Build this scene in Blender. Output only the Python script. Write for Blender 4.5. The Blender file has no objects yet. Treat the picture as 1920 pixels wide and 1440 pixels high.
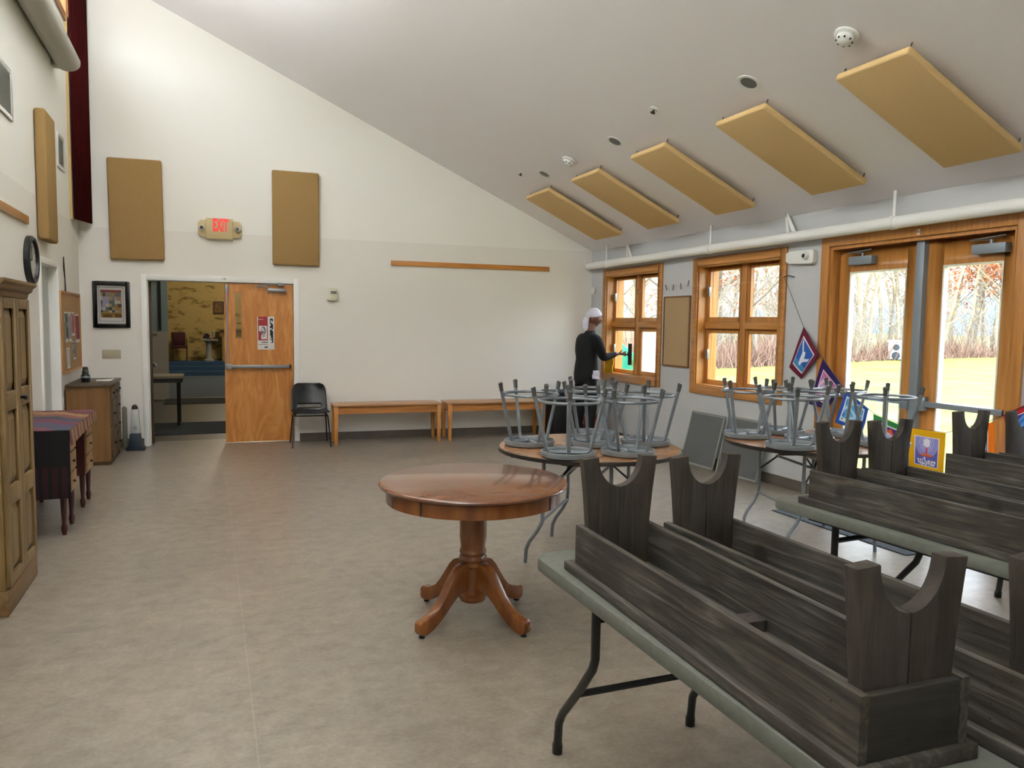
import bpy, bmesh, math, random
from mathutils import Vector, Matrix, noise
PI = math.pi
C = bpy.context.scene.collection
scene = bpy.context.scene
random.seed(7)

# ------------------------------------------------------------------ camera, world, light, exposure
FPX = 1424.0
cam = bpy.data.cameras.new('camera')
cam.sensor_width = 36.0
cam.lens = FPX / 1920.0 * 36.0
cam.clip_start = 0.05
cam.clip_end = 2000
cam_o = bpy.data.objects.new('camera', cam)
C.objects.link(cam_o)
# world axes seen in camera coordinates (right, down, forward)
Yc = Vector((391 - 960, 601 - 720, FPX)).normalized()
Dc = Vector((700 - 960, 19000 - 720, FPX))
Dc = (Dc - Dc.dot(Yc) * Yc).normalized()
Zc = -Dc
Xc = Yc.cross(Zc) * -1.0
if Xc.x < 0:
    Xc = -Xc
right = Vector((Xc.x, Yc.x, Zc.x))
down = Vector((Xc.y, Yc.y, Zc.y))
fwd = Vector((Xc.z, Yc.z, Zc.z))
m = Matrix((right, -down, -fwd)).transposed().to_4x4()
m.translation = Vector((0, 0, 1.55))
cam_o.matrix_world = m
scene.camera = cam_o

scene.view_settings.view_transform = 'Standard'
scene.view_settings.look = 'None'
scene.view_settings.gamma = 1.0
scene.view_settings.use_curve_mapping = False
scene.view_settings.exposure = EXPO = 1.50
scene.cycles.use_denoising = True
scene.cycles.max_bounces = 10
scene.cycles.diffuse_bounces = 6
scene.cycles.glossy_bounces = 4
scene.cycles.transparent_max_bounces = 24
scene.cycles.sample_clamp_indirect = 8.0
scene.cycles.caustics_reflective = False
scene.cycles.caustics_refractive = False

HORIZON = 1.1      # sky radiance near the horizon
ZENITH = 4.9        # bright overcast sky overhead
world = bpy.data.worlds.new('sky')
scene.world = world
world.use_nodes = True
nt = world.node_tree
for n in list(nt.nodes):
    nt.nodes.remove(n)
tc = nt.nodes.new('ShaderNodeTexCoord')
sp = nt.nodes.new('ShaderNodeSeparateXYZ')
nt.links.new(tc.outputs['Generated'], sp.inputs[0])
mr = nt.nodes.new('ShaderNodeMapRange')
mr.interpolation_type = 'SMOOTHSTEP'
mr.inputs['From Min'].default_value = 0.10
mr.inputs['From Max'].default_value = 0.34
mr.inputs['To Min'].default_value = HORIZON
mr.inputs['To Max'].default_value = ZENITH
nt.links.new(sp.outputs['Z'], mr.inputs['Value'])
cr = nt.nodes.new('ShaderNodeValToRGB')
cr.color_ramp.elements[0].position = 0.0
cr.color_ramp.elements[0].color = (0.93, 0.97, 1.0, 1)
cr.color_ramp.elements[1].position = 0.6
cr.color_ramp.elements[1].color = (0.70, 0.86, 1.0, 1)
nt.links.new(sp.outputs['Z'], cr.inputs[0])
bg = nt.nodes.new('ShaderNodeBackground')
nt.links.new(cr.outputs[0], bg.inputs['Color'])
nt.links.new(mr.outputs[0], bg.inputs['Strength'])
wo = nt.nodes.new('ShaderNodeOutputWorld')
nt.links.new(bg.outputs[0], wo.inputs[0])

def portal(name, loc, rot, sx, sy):
    l = bpy.data.lights.new(name, 'AREA')
    l.shape = 'RECTANGLE'
    l.size = sx
    l.size_y = sy
    l.cycles.is_portal = True
    o = bpy.data.objects.new(name, l)
    C.objects.link(o)
    o.location = loc
    o.rotation_euler = rot
    return o

XR, XL, YB = 5.22, -1.41, -3.6            # right wall, left wall, back wall
SL = 0.4635                                # ceiling slope
ceil_z = lambda x: 2.63 + SL * (XR - x)
FWR = -0.045                               # the far wall is turned a little
WIN = [(8.174, 9.510, 0.89, 2.25), (6.0, 7.35, 0.89, 2.25)]
WIN_ADDED = [(1.2, 2.55, 0.89, 2.25)]  # unseen opening nearer the camera, added to let in more daylight
DOOR = (3.646, 5.368, 0.0, 2.29)
CLER = [(6.3, 9.93), (2.4, 6.0)]
CLZ = (4.86, 5.38)
for a, b, c, d in WIN + WIN_ADDED + [DOOR]:
    portal('window_portal', (XR + 0.3, (a + b) / 2, (c + d) / 2), (0, PI / 2, 0), d - c, b - a)
for a, b in CLER:
    portal('clerestory_portal', (XL - 0.32, (a + b) / 2, sum(CLZ) / 2), (0, -PI / 2, 0), CLZ[1] - CLZ[0], b - a)

# ------------------------------------------------------------------ helpers
def lin(c):
    if isinstance(c, str):
        c = tuple(int(c[i:i + 2], 16) / 255 for i in (0, 2, 4))
    return tuple((x / 12.92 if x <= 0.04045 else ((x + 0.055) / 1.055) ** 2.4) for x in c)

MATS = {}
def mat(name, c1, c2=None, rough=0.5, metal=0.0, scale=(1, 1, 1), ns=4.0, detail=4.0, ramp=(0.35, 0.65),
        bump=0.0, spec=0.5, coat=0.0, rnd=True, dist=0.0, c3=None, sheen=0.0, bscale=None):
    if name in MATS:
        return MATS[name]
    m_ = bpy.data.materials.new(name)
    m_.use_nodes = True
    t = m_.node_tree
    b = t.nodes['Principled BSDF']
    b.inputs['Roughness'].default_value = rough
    b.inputs['Metallic'].default_value = metal
    b.inputs['Specular IOR Level'].default_value = spec
    b.inputs['Coat Weight'].default_value = coat
    b.inputs['Coat Roughness'].default_value = 0.15
    b.inputs['Sheen Weight'].default_value = sheen
    b.inputs['Base Color'].default_value = (*lin(c1), 1)
    if c2 is not None or bump:
        tcn = t.nodes.new('ShaderNodeTexCoord')
        mp = t.nodes.new('ShaderNodeMapping')
        mp.inputs['Scale'].default_value = scale
        t.links.new(tcn.outputs['Object'], mp.inputs['Vector'])
        if rnd:
            oi = t.nodes.new('ShaderNodeObjectInfo')
            ml = t.nodes.new('ShaderNodeVectorMath')
            ml.operation = 'SCALE'
            cb = t.nodes.new('ShaderNodeCombineXYZ')
            for i in range(3):
                t.links.new(oi.outputs['Random'], cb.inputs[i])
            t.links.new(cb.outputs[0], ml.inputs[0])
            ml.inputs['Scale'].default_value = 17.0
            t.links.new(ml.outputs[0], mp.inputs['Location'])
        nz = t.nodes.new('ShaderNodeTexNoise')
        nz.inputs['Scale'].default_value = ns
        nz.inputs['Detail'].default_value = detail
        nz.inputs['Distortion'].default_value = dist
        t.links.new(mp.outputs[0], nz.inputs['Vector'])
        if c2 is not None:
            r = t.nodes.new('ShaderNodeValToRGB')
            r.color_ramp.elements[0].position = ramp[0]
            r.color_ramp.elements[0].color = (*lin(c1), 1)
            r.color_ramp.elements[1].position = ramp[1]
            r.color_ramp.elements[1].color = (*lin(c2), 1)
            if c3 is not None:
                e = r.color_ramp.elements.new((ramp[0] + ramp[1]) / 2)
                e.color = (*lin(c3), 1)
            t.links.new(nz.outputs['Fac'], r.inputs[0])
            t.links.new(r.outputs[0], b.inputs['Base Color'])
        if bump:
            src = nz
            if bscale:
                src = t.nodes.new('ShaderNodeTexNoise')
                src.inputs['Scale'].default_value = bscale
                src.inputs['Detail'].default_value = 3
                t.links.new(mp.outputs[0], src.inputs['Vector'])
            bp = t.nodes.new('ShaderNodeBump')
            bp.inputs['Strength'].default_value = bump
            bp.inputs['Distance'].default_value = 0.01
            t.links.new(src.outputs['Fac'], bp.inputs['Height'])
            t.links.new(bp.outputs[0], b.inputs['Normal'])
    MATS[name] = m_
    return m_

def flat(hexc, rough=0.8):
    return mat('plain_' + hexc, hexc, rough=rough)

def glass_mat(name, tint='ffffff', refl=0.06, extra=None, fac=0.0):
    if name in MATS:
        return MATS[name]
    m_ = bpy.data.materials.new(name)
    m_.use_nodes = True
    t = m_.node_tree
    for n in list(t.nodes):
        t.nodes.remove(n)
    out = t.nodes.new('ShaderNodeOutputMaterial')
    tr = t.nodes.new('ShaderNodeBsdfTransparent')
    tr.inputs[0].default_value = (*lin(tint), 1)
    gl = t.nodes.new('ShaderNodeBsdfGlossy')
    gl.inputs['Roughness'].default_value = 0.02
    lw = t.nodes.new('ShaderNodeLayerWeight')
    pw = t.nodes.new('ShaderNodeMath')
    pw.operation = 'POWER'
    pw.inputs[1].default_value = 5.0
    t.links.new(lw.outputs['Facing'], pw.inputs[0])
    ma = t.nodes.new('ShaderNodeMath')
    ma.operation = 'MULTIPLY_ADD'
    ma.inputs[1].default_value = 0.8
    ma.inputs[2].default_value = 0.02
    t.links.new(pw.outputs[0], ma.inputs[0])
    mx = t.nodes.new('ShaderNodeMixShader')
    t.links.new(ma.outputs[0], mx.inputs[0])
    t.links.new(tr.outputs[0], mx.inputs[1])
    t.links.new(gl.outputs[0], mx.inputs[2])
    last = mx
    if extra:
        df = t.nodes.new('ShaderNodeBsdfDiffuse')
        df.inputs[0].default_value = (*lin(extra), 1)
        tl = t.nodes.new('ShaderNodeBsdfTranslucent')
        tl.inputs[0].default_value = (*lin(extra), 1)
        ad = t.nodes.new('ShaderNodeMixShader')
        ad.inputs[0].default_value = 0.6
        t.links.new(df.outputs[0], ad.inputs[1])
        t.links.new(tl.outputs[0], ad.inputs[2])
        m2 = t.nodes.new('ShaderNodeMixShader')
        m2.inputs[0].default_value = fac
        t.links.new(mx.outputs[0], m2.inputs[1])
        t.links.new(ad.outputs[0], m2.inputs[2])
        last = m2
    t.links.new(last.outputs[0], out.inputs[0])
    MATS[name] = m_
    return m_

class MB:
    """collects shapes into one mesh"""
    def __init__(s):
        s.v, s.f, s.mi, s.k = [], [], [], 0
        s.T = Matrix.Identity(4)
    def add(s, vs, fs, mi=None):
        n = len(s.v)
        s.v += [tuple(s.T @ Vector(p)) for p in vs]
        s.f += [tuple(i + n for i in f) for f in fs]
        s.mi += [s.k if mi is None else mi] * len(fs)
        return s
    def box(s, x0, y0, z0, x1, y1, z1, mi=None):
        x0, x1 = min(x0, x1), max(x0, x1); y0, y1 = min(y0, y1), max(y0, y1); z0, z1 = min(z0, z1), max(z0, z1)
        vs = [(x, y, z) for z in (z0, z1) for y in (y0, y1) for x in (x0, x1)]
        return s.add(vs, [(0, 2, 3, 1), (4, 5, 7, 6), (0, 1, 5, 4), (2, 6, 7, 3), (0, 4, 6, 2), (1, 3, 7, 5)], mi)
    def tube(s, pts, r, n=10, closed=False, mi=None, cap=True):
        P = [Vector(p) for p in pts]
        rs = r if isinstance(r, (list, tuple)) else [r] * len(P)
        L = len(P)
        rings = []
        up = None
        for i, p in enumerate(P):
            if closed:
                t = (P[(i + 1) % L] - P[i - 1])
            else:
                t = P[min(i + 1, L - 1)] - P[max(i - 1, 0)]
            t.normalize()
            if up is None:
                a = Vector((0, 0, 1)) if abs(t.z) < 0.9 else Vector((1, 0, 0))
                u = a.cross(t).normalized()
            else:
                u = (up - up.dot(t) * t)
                u = u.normalized() if u.length > 1e-6 else Vector((1, 0, 0)).cross(t).normalized()
            up = u
            w = t.cross(u)
            rings.append([p + rs[i] * (math.cos(2 * PI * k / n) * u + math.sin(2 * PI * k / n) * w) for k in range(n)])
        vs = [v for rg in rings for v in rg]
        fs = []
        for i in range(L if closed else L - 1):
            j = (i + 1) % L
            for k in range(n):
                k2 = (k + 1) % n
                fs.append((i * n + k, i * n + k2, j * n + k2, j * n + k))
        if cap and not closed:
            fs.append(tuple(range(n - 1, -1, -1)))
            fs.append(tuple((L - 1) * n + k for k in range(n)))
        return s.add(vs, fs, mi)
    def lathe(s, prof, n=32, c=(0, 0, 0), mi=None, axis='z', cap=True):
        vs, fs = [], []
        L = len(prof)
        for r, z in prof:
            for k in range(n):
                a = 2 * PI * k / n
                p = (r * math.cos(a), r * math.sin(a), z)
                if axis == 'x': p = (z, r * math.cos(a), r * math.sin(a))
                if axis == 'y': p = (r * math.sin(a), z, r * math.cos(a))
                vs.append((p[0] + c[0], p[1] + c[1], p[2] + c[2]))
        for i in range(L - 1):
            for k in range(n):
                k2 = (k + 1) % n
                fs.append((i * n + k, i * n + k2, (i + 1) * n + k2, (i + 1) * n + k))
        if cap and prof[0][0] > 1e-6: fs.append(tuple(range(n - 1, -1, -1)))
        if cap and prof[-1][0] > 1e-6: fs.append(tuple((L - 1) * n + k for k in range(n)))
        return s.add(vs, fs, mi)
    def prism(s, poly, d0, d1, plane='xz', mi=None):
        """poly of 2-D points in the plane, pushed along the remaining axis from d0 to d1"""
        def P(a, b, d):
            return {'xz': (a, d, b), 'yz': (d, a, b), 'xy': (a, b, d)}[plane]
        n = len(poly)
        vs = [P(a, b, d0) for a, b in poly] + [P(a, b, d1) for a, b in poly]
        fs = [tuple(range(n - 1, -1, -1)), tuple(range(n, 2 * n))]
        for i in range(n):
            j = (i + 1) % n
            fs.append((i, j, n + j, n + i))
        return s.add(vs, fs, mi)
    def ball(s, c, r, n=12, mi=None):
        rx, ry, rz = r if isinstance(r, (tuple, list)) else (r, r, r)
        vs, fs = [], []
        h = max(4, n // 2)
        for i in range(h + 1):
            th = PI * i / h
            for k in range(n):
                a = 2 * PI * k / n
                vs.append((c[0] + rx * math.sin(th) * math.cos(a), c[1] + ry * math.sin(th) * math.sin(a), c[2] + rz * math.cos(th)))
        for i in range(h):
            for k in range(n):
                k2 = (k + 1) % n
                fs.append((i * n + k, (i + 1) * n + k, (i + 1) * n + k2, i * n + k2))
        return s.add(vs, fs, mi)
    def frame(s, a0, a1, b0, b1, w, d0, d1, plane='yz', mi=None):
        """rectangular frame (outer a0..a1, b0..b1; width w) of thickness d0..d1"""
        def bx(p, q, r_, t_):
            if plane == 'yz': s.box(d0, p, r_, d1, q, t_, mi)
            elif plane == 'xz': s.box(p, d0, r_, q, d1, t_, mi)
            else: s.box(p, r_, d0, q, t_, d1, mi)
        wl = w if isinstance(w, (tuple, list)) else (w, w, w, w)   # left right bottom top
        bx(a0, a0 + wl[0], b0, b1); bx(a1 - wl[1], a1, b0, b1)
        if wl[2]: bx(a0 + wl[0], a1 - wl[1], b0, b0 + wl[2])
        if wl[3]: bx(a0 + wl[0], a1 - wl[1], b1 - wl[3], b1)
        return s
    def build(s, name, mats, parent=None, loc=None, rot=None, smooth=False, bevel=0.0, seg=2, angle=0.6):
        me = bpy.data.meshes.new(name)
        me.from_pydata(s.v, [], s.f)
        ml = mats if isinstance(mats, (list, tuple)) else [mats]
        for q in ml: me.materials.append(q)
        if len(ml) > 1:
            me.polygons.foreach_set('material_index', s.mi)
        bm = bmesh.new(); bm.from_mesh(me)
        bmesh.ops.remove_doubles(bm, verts=bm.verts, dist=1e-6)
        bmesh.ops.recalc_face_normals(bm, faces=bm.faces)
        if bevel:
            ed = [e for e in bm.edges if len(e.link_faces) == 2 and e.calc_face_angle(0) > 0.7]
            try:
                bmesh.ops.bevel(bm, geom=ed, offset=bevel, segments=seg, affect='EDGES', profile=0.5, clamp_overlap=True)
            except Exception:
                pass
        bm.to_mesh(me); bm.free()
        if smooth or bevel:
            me.polygons.foreach_set('use_smooth', [True] * len(me.polygons))
            try: me.set_sharp_from_angle(angle=angle)
            except Exception: pass
        o = bpy.data.objects.new(name, me)
        C.objects.link(o)
        if parent: o.parent = parent
        if loc is not None: o.location = loc
        if rot is not None: o.rotation_euler = rot if isinstance(rot, (tuple, list)) else (0, 0, rot)
        return o

def tag(o, label=None, cat=None, group=None, kind=None):
    if label: o['label'] = label
    if cat: o['category'] = cat
    if group: o['group'] = group
    if kind: o['kind'] = kind
    return o
def thing(name, label, cat, loc=(0, 0, 0), rz=0.0, group=None):
    o = bpy.data.objects.new(name, None)
    o.empty_display_size = 0.1
    C.objects.link(o)
    o.location = loc
    o.rotation_euler = rz if isinstance(rz, (tuple, list)) else (0, 0, rz)
    return tag(o, label, cat, group)
def struct(o): o['kind'] = 'structure'; return o
def copy_tree(o, parent=None):
    c = o.copy(); C.objects.link(c); c.parent = parent
    for ch in list(o.children): copy_tree(ch, c)
    return c
def dup(o, loc, rz, label=None, group=None):
    c = copy_tree(o)
    c.location = loc; c.rotation_euler = (0, 0, rz)
    if label: c['label'] = label
    if group: c['group'] = group
    return c
def fw(u, z=0.0, off=0.0):
    """a point on the far wall: u metres along it, off metres out into the room"""
    c, s_ = math.cos(FWR), math.sin(FWR)
    return Vector((u * c + off * s_, 10.21 + u * s_ - off * c, z))
def paint_grid(mb, corners, nu, nv, fn, wave=0.0, seed=0, back=None):
    """a sheet between four corners (TL, TR, BR, BL) whose faces take the colour index fn(u, v)"""
    TL, TR, BR, BL = [Vector(c) for c in corners]
    nrm = (TR - TL).cross(BL - TL).normalized()
    vs, fs, mi = [], [], []
    for j in range(nv + 1):
        for i in range(nu + 1):
            u, v = i / nu, j / nv
            p = (TL * (1 - u) + TR * u) * (1 - v) + (BL * (1 - u) + BR * u) * v
            if wave:
                p = p + nrm * wave * (math.sin(5 * u + seed + 2 * v) * (0.3 + v) + 0.4 * math.sin(9 * v + seed))
            vs.append(p)
    for j in range(nv):
        for i in range(nu):
            a = j * (nu + 1) + i
            fs.append((a, a + nu + 1, a + nu + 2, a + 1))
            mi.append(fn((i + 0.5) / nu, (j + 0.5) / nv))
    n = len(mb.v)
    mb.v += [tuple(p) for p in vs]
    mb.f += [tuple(i + n for i in f) for f in fs]
    mb.mi += mi
def solid(o, th, offset=0):
    md = o.modifiers.new('thickness', 'SOLIDIFY'); md.thickness = th; md.offset = offset
    return o
def text_mesh(name, body, size, mt, extrude=0.002, parent=None, loc=(0, 0, 0), rot=(0, 0, 0), sx=1.0, space=1.0, bold=0.0):
    cu = bpy.data.curves.new(name + '_text', 'FONT')
    cu.body = body; cu.size = size; cu.extrude = extrude; cu.align_x = 'CENTER'; cu.align_y = 'CENTER'
    cu.space_character = space; cu.offset = bold
    tmp = bpy.data.objects.new(name + '_tmp', cu); C.objects.link(tmp)
    dg = bpy.context.evaluated_depsgraph_get()
    me = bpy.data.meshes.new_from_object(tmp.evaluated_get(dg))
    bpy.data.objects.remove(tmp)
    bpy.data.curves.remove(cu)
    me.materials.clear(); me.materials.append(mt)
    o = bpy.data.objects.new(name, me); C.objects.link(o)
    o.parent = parent; o.location = loc; o.rotation_euler = rot; o.scale = (sx, 1, 1)
    return o

# ------------------------------------------------------------------ materials
def wall_material():
    m_ = bpy.data.materials.new('two_tone_wall_paint')
    m_.use_nodes = True
    t = m_.node_tree; b = t.nodes['Principled BSDF']
    b.inputs['Roughness'].default_value = 0.6
    b.inputs['Specular IOR Level'].default_value = 0.25
    tcn = t.nodes.new('ShaderNodeTexCoord'); s_ = t.nodes.new('ShaderNodeSeparateXYZ')
    t.links.new(tcn.outputs['Object'], s_.inputs[0])
    gt = t.nodes.new('ShaderNodeMath'); gt.operation = 'GREATER_THAN'; gt.inputs[1].default_value = 2.63
    t.links.new(s_.outputs['Z'], gt.inputs[0])
    mx = t.nodes.new('ShaderNodeMix'); mx.data_type = 'RGBA'
    mx.inputs['A'].default_value = (*lin('e2dfd8'), 1)
    mx.inputs['B'].default_value = (*lin('e9e8e1'), 1)
    t.links.new(gt.outputs[0], mx.inputs['Factor'])
    t.links.new(mx.outputs['Result'], b.inputs['Base Color'])
    return m_
W_TONE = wall_material()
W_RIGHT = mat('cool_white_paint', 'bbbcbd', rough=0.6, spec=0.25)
W_CEIL = mat('ceiling_paint', 'f0edee', rough=0.75, spec=0.2)
def floor_material():
    m_ = bpy.data.materials.new('marbled_linoleum')
    m_.use_nodes = True
    t = m_.node_tree; b = t.nodes['Principled BSDF']
    tcn = t.nodes.new('ShaderNodeTexCoord')
    def nz(sc, stretch, det, dist=0.0):
        mp = t.nodes.new('ShaderNodeMapping'); mp.inputs['Scale'].default_value = stretch
        t.links.new(tcn.outputs['Object'], mp.inputs['Vector'])
        n = t.nodes.new('ShaderNodeTexNoise'); n.inputs['Scale'].default_value = sc; n.inputs['Detail'].default_value = det
        n.inputs['Distortion'].default_value = dist; n.inputs['Roughness'].default_value = 0.65
        t.links.new(mp.outputs[0], n.inputs['Vector']); return n
    n1 = nz(9.0, (1.0, 1.25, 1), 10, 0.25); n2 = nz(1.1, (1, 1, 1), 3); n3 = nz(45.0, (1.0, 1.3, 1), 6, 0.2)
    r = t.nodes.new('ShaderNodeValToRGB')
    r.color_ramp.elements[0].position = 0.30; r.color_ramp.elements[0].color = (*lin('746b5f'), 1)
    r.color_ramp.elements[1].position = 0.72; r.color_ramp.elements[1].color = (*lin('938a7d'), 1)
    e = r.color_ramp.elements.new(0.5); e.color = (*lin('867d70'), 1)
    t.links.new(n1.outputs['Fac'], r.inputs[0])
    r2 = t.nodes.new('ShaderNodeValToRGB')
    r2.color_ramp.elements[0].position = 0.36; r2.color_ramp.elements[0].color = (0.84, 0.83, 0.82, 1)
    r2.color_ramp.elements[1].position = 0.66; r2.color_ramp.elements[1].color = (1.08, 1.07, 1.06, 1)
    t.links.new(n3.outputs['Fac'], r2.inputs[0])
    r3 = t.nodes.new('ShaderNodeValToRGB')
    r3.color_ramp.elements[0].position = 0.35; r3.color_ramp.elements[0].color = (0.90, 0.90, 0.91, 1)
    r3.color_ramp.elements[1].position = 0.65; r3.color_ramp.elements[1].color = (1.07, 1.06, 1.03, 1)
    t.links.new(n2.outputs['Fac'], r3.inputs[0])
    cur = r.outputs[0]
    for rr in (r2, r3):
        mx = t.nodes.new('ShaderNodeMix'); mx.data_type = 'RGBA'; mx.blend_type = 'MULTIPLY'; mx.inputs['Factor'].default_value = 1
        t.links.new(cur, mx.inputs['A']); t.links.new(rr.outputs[0], mx.inputs['B']); cur = mx.outputs['Result']
    # welded seams of the sheets, every two metres along x
    s_ = t.nodes.new('ShaderNodeSeparateXYZ'); t.links.new(tcn.outputs['Object'], s_.inputs[0])
    ad = t.nodes.new('ShaderNodeMath'); ad.operation = 'ADD'; ad.inputs[1].default_value = 20.0 - 0.138
    t.links.new(s_.outputs['X'], ad.inputs[0])
    md = t.nodes.new('ShaderNodeMath'); md.operation = 'MODULO'; md.inputs[1].default_value = 2.0
    t.links.new(ad.outputs[0], md.inputs[0])
    lt = t.nodes.new('ShaderNodeMath'); lt.operation = 'LESS_THAN'; lt.inputs[1].default_value = 0.004
    t.links.new(md.outputs[0], lt.inputs[0])
    mx = t.nodes.new('ShaderNodeMix'); mx.data_type = 'RGBA'; mx.inputs['B'].default_value = (*lin('a89f8f'), 1)
    ml = t.nodes.new('ShaderNodeMath'); ml.operation = 'MULTIPLY'; ml.inputs[1].default_value = 0.35
    t.links.new(lt.outputs[0], ml.inputs[0])
    t.links.new(ml.outputs[0], mx.inputs['Factor']); t.links.new(cur, mx.inputs['A'])
    t.links.new(mx.outputs['Result'], b.inputs['Base Color'])
    b.inputs['Roughness'].default_value = 0.34
    b.inputs['Specular IOR Level'].default_value = 0.8
    return m_
FLOOR = floor_material()
HONEY_V = mat('honey_wood_upright', 'a46a2e', 'bd8444', rough=0.32, scale=(14, 14, 0.8), ns=2.2, ramp=(0.3, 0.7), coat=0.25)
HONEY_H = mat('honey_wood_level', 'a46a2e', 'bd8444', rough=0.32, scale=(14, 0.8, 14), ns=2.2, ramp=(0.3, 0.7), coat=0.25)
HONEY_X = mat('honey_wood_crosswise', 'b0702c', 'c98a44', rough=0.35, scale=(0.8, 14, 14), ns=2.2, ramp=(0.3, 0.7), coat=0.2)
DOORWOOD = mat('flame_veneer', 'b3712f', 'd29650', c3='c3803b', rough=0.4, scale=(5, 5, 1.1), ns=1.5, detail=2, dist=2.2, ramp=(0.3, 0.7), coat=0.15)
OAK_X = mat('bench_oak', 'a2662c', 'bd8040', rough=0.42, scale=(0.9, 14, 14), ns=2.4)
OAK_Z = mat('bench_oak_upright', 'b07232', 'c98c48', rough=0.42, scale=(14, 14, 0.9), ns=2.4)
TOPWOOD = mat('bench_top_veneer', 'a97c54', 'ba8e66', rough=0.35, scale=(0.9, 12, 12), ns=2.2)
PINE = mat('antique_pine_upright', '6f5732', '8b7146', c3='7d643a', rough=0.5, scale=(11, 11, 0.8), ns=2.6)
PINE_H = mat('antique_pine_level', '664b28', '80623a', rough=0.5, scale=(11, 0.8, 11), ns=2.6)
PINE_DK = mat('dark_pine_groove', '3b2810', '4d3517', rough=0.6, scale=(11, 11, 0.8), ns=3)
PINE_TOP = mat('dull_brown_top', '46382a', '564636', rough=0.5, scale=(11, 1, 11), ns=2.6)
CHERRY = mat('cherry_table_top', '623b23', '774d33', c3='6c432a', rough=0.16, scale=(1.0, 3.0, 1), ns=3.0, detail=3, dist=1.0, ramp=(0.3, 0.7), coat=0.35)
CHERRY_D = mat('cherry_table_base', '6d3a16', '885021', rough=0.25, scale=(8, 8, 1.2), ns=2.2, ramp=(0.3, 0.7), coat=0.35)
def weathered(name, sc, a='231f1a', b='625e55', c='3f3b34'):
    m_ = mat(name, a, b, c3=c, rough=0.75, scale=sc, ns=3.0, detail=8, ramp=(0.28, 0.74), dist=0.9, bump=0.35)
    t = m_.node_tree; b = t.nodes['Principled BSDF']
    # knots and broad grey-brown patches of age
    tcn = t.nodes.new('ShaderNodeTexCoord')
    n = t.nodes.new('ShaderNodeTexNoise'); n.inputs['Scale'].default_value = 5.0; n.inputs['Detail'].default_value = 3
    oi = t.nodes.new('ShaderNodeObjectInfo'); ad = t.nodes.new('ShaderNodeVectorMath'); ad.operation = 'ADD'
    cb = t.nodes.new('ShaderNodeCombineXYZ'); ms = t.nodes.new('ShaderNodeMath'); ms.operation = 'MULTIPLY'; ms.inputs[1].default_value = 9
    t.links.new(oi.outputs['Random'], ms.inputs[0])
    for i in range(3): t.links.new(ms.outputs[0], cb.inputs[i])
    t.links.new(tcn.outputs['Object'], ad.inputs[0]); t.links.new(cb.outputs[0], ad.inputs[1])
    t.links.new(ad.outputs[0], n.inputs['Vector'])
    r = t.nodes.new('ShaderNodeValToRGB')
    r.color_ramp.elements[0].position = 0.30; r.color_ramp.elements[0].color = (0.55, 0.47, 0.38, 1)
    r.color_ramp.elements[1].position = 0.62; r.color_ramp.elements[1].color = (1.0, 1.0, 1.0, 1)
    t.links.new(n.outputs['Fac'], r.inputs[0])
    vo = t.nodes.new('ShaderNodeTexVoronoi'); vo.inputs['Scale'].default_value = 4.2
    t.links.new(ad.outputs[0], vo.inputs['Vector'])
    rk = t.nodes.new('ShaderNodeValToRGB')
    rk.color_ramp.elements[0].position = 0.09; rk.color_ramp.elements[0].color = (0.30, 0.20, 0.13, 1)
    rk.color_ramp.elements[1].position = 0.17; rk.color_ramp.elements[1].color = (1, 1, 1, 1)
    t.links.new(vo.outputs['Distance'], rk.inputs[0])
    src = b.inputs['Base Color'].links[0].from_socket
    for q in (r, rk):
        mx = t.nodes.new('ShaderNodeMix'); mx.data_type = 'RGBA'; mx.blend_type = 'MULTIPLY'; mx.inputs['Factor'].default_value = 1
        t.links.new(src, mx.inputs['A']); t.links.new(q.outputs[0], mx.inputs['B']); src = mx.outputs['Result']
    t.links.new(src, b.inputs['Base Color'])
    return m_
BARN_L = weathered('weathered_board_lengthwise', (16, 1.2, 16))
BARN_V = weathered('weathered_board_upright', (16, 16, 1.4), '251f19', '453d33', '352e26')  # darker copy of the board: shade on the camera-facing legs put into the tone
BARN_X = weathered('weathered_board_crosswise', (1.4, 16, 16), '1a1611', '302a22', '241f19')  # darkest copy, with the shade on the end boards put into the colour
NAIL = mat('rusty_nail', '1d1712', rough=0.7)
BURLAP = mat('burlap_cloth', 'cfae79', 'dcbd8a', rough=0.95, scale=(1, 1, 1), ns=220, detail=2, bump=0.25, spec=0.1)
BURLAP_B = mat('tan_burlap_cloth', '97794e', 'a6885a', rough=0.95, scale=(1, 1, 1), ns=220, detail=2, bump=0.25, spec=0.1)
GREY_METAL = mat('grey_enamelled_steel', '747a80', '7f858a', rough=0.33, metal=0.3, ns=9)
GREY_SEAT = mat('grey_stool_seat', '7a8084', '868c8f', rough=0.45, metal=0.25, ns=12)
RUBBER = mat('grey_rubber', '4b4a48', rough=0.8)
BLACK = mat('black_enamel', '0c0c0d', rough=0.4)
BLACK_PL = mat('black_plastic', '0e0f10', rough=0.35)
DARKMETAL = mat('dark_table_steel', '3c3d3e', rough=0.4, metal=0.5)
PLASTIC_T = mat('grey_table_plastic', '5b5d55', '62645c', rough=0.55, ns=40, spec=0.3)
STEEL = mat('brushed_steel', '8e9297', rough=0.35, metal=0.6)
STEEL_G = mat('grey_painted_steel', '7f8890', rough=0.4, metal=0.2)
WHITE = mat('white_paint', 'e6e6e2', rough=0.45)
WHITE_PL = mat('white_plastic', 'e2e2dd', rough=0.4)
CREAM = mat('cream_paint', 'd9d7c8', rough=0.5)
BEIGE_PL = mat('beige_plastic', 'c3b083', rough=0.5)
BASEB = mat('brown_rubber_base', '5a5147', '625950', rough=0.6, ns=6)
GLASS = glass_mat('window_glass')
FROST = glass_mat('soapy_glass', extra='e8dedb', fac=0.75)
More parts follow.
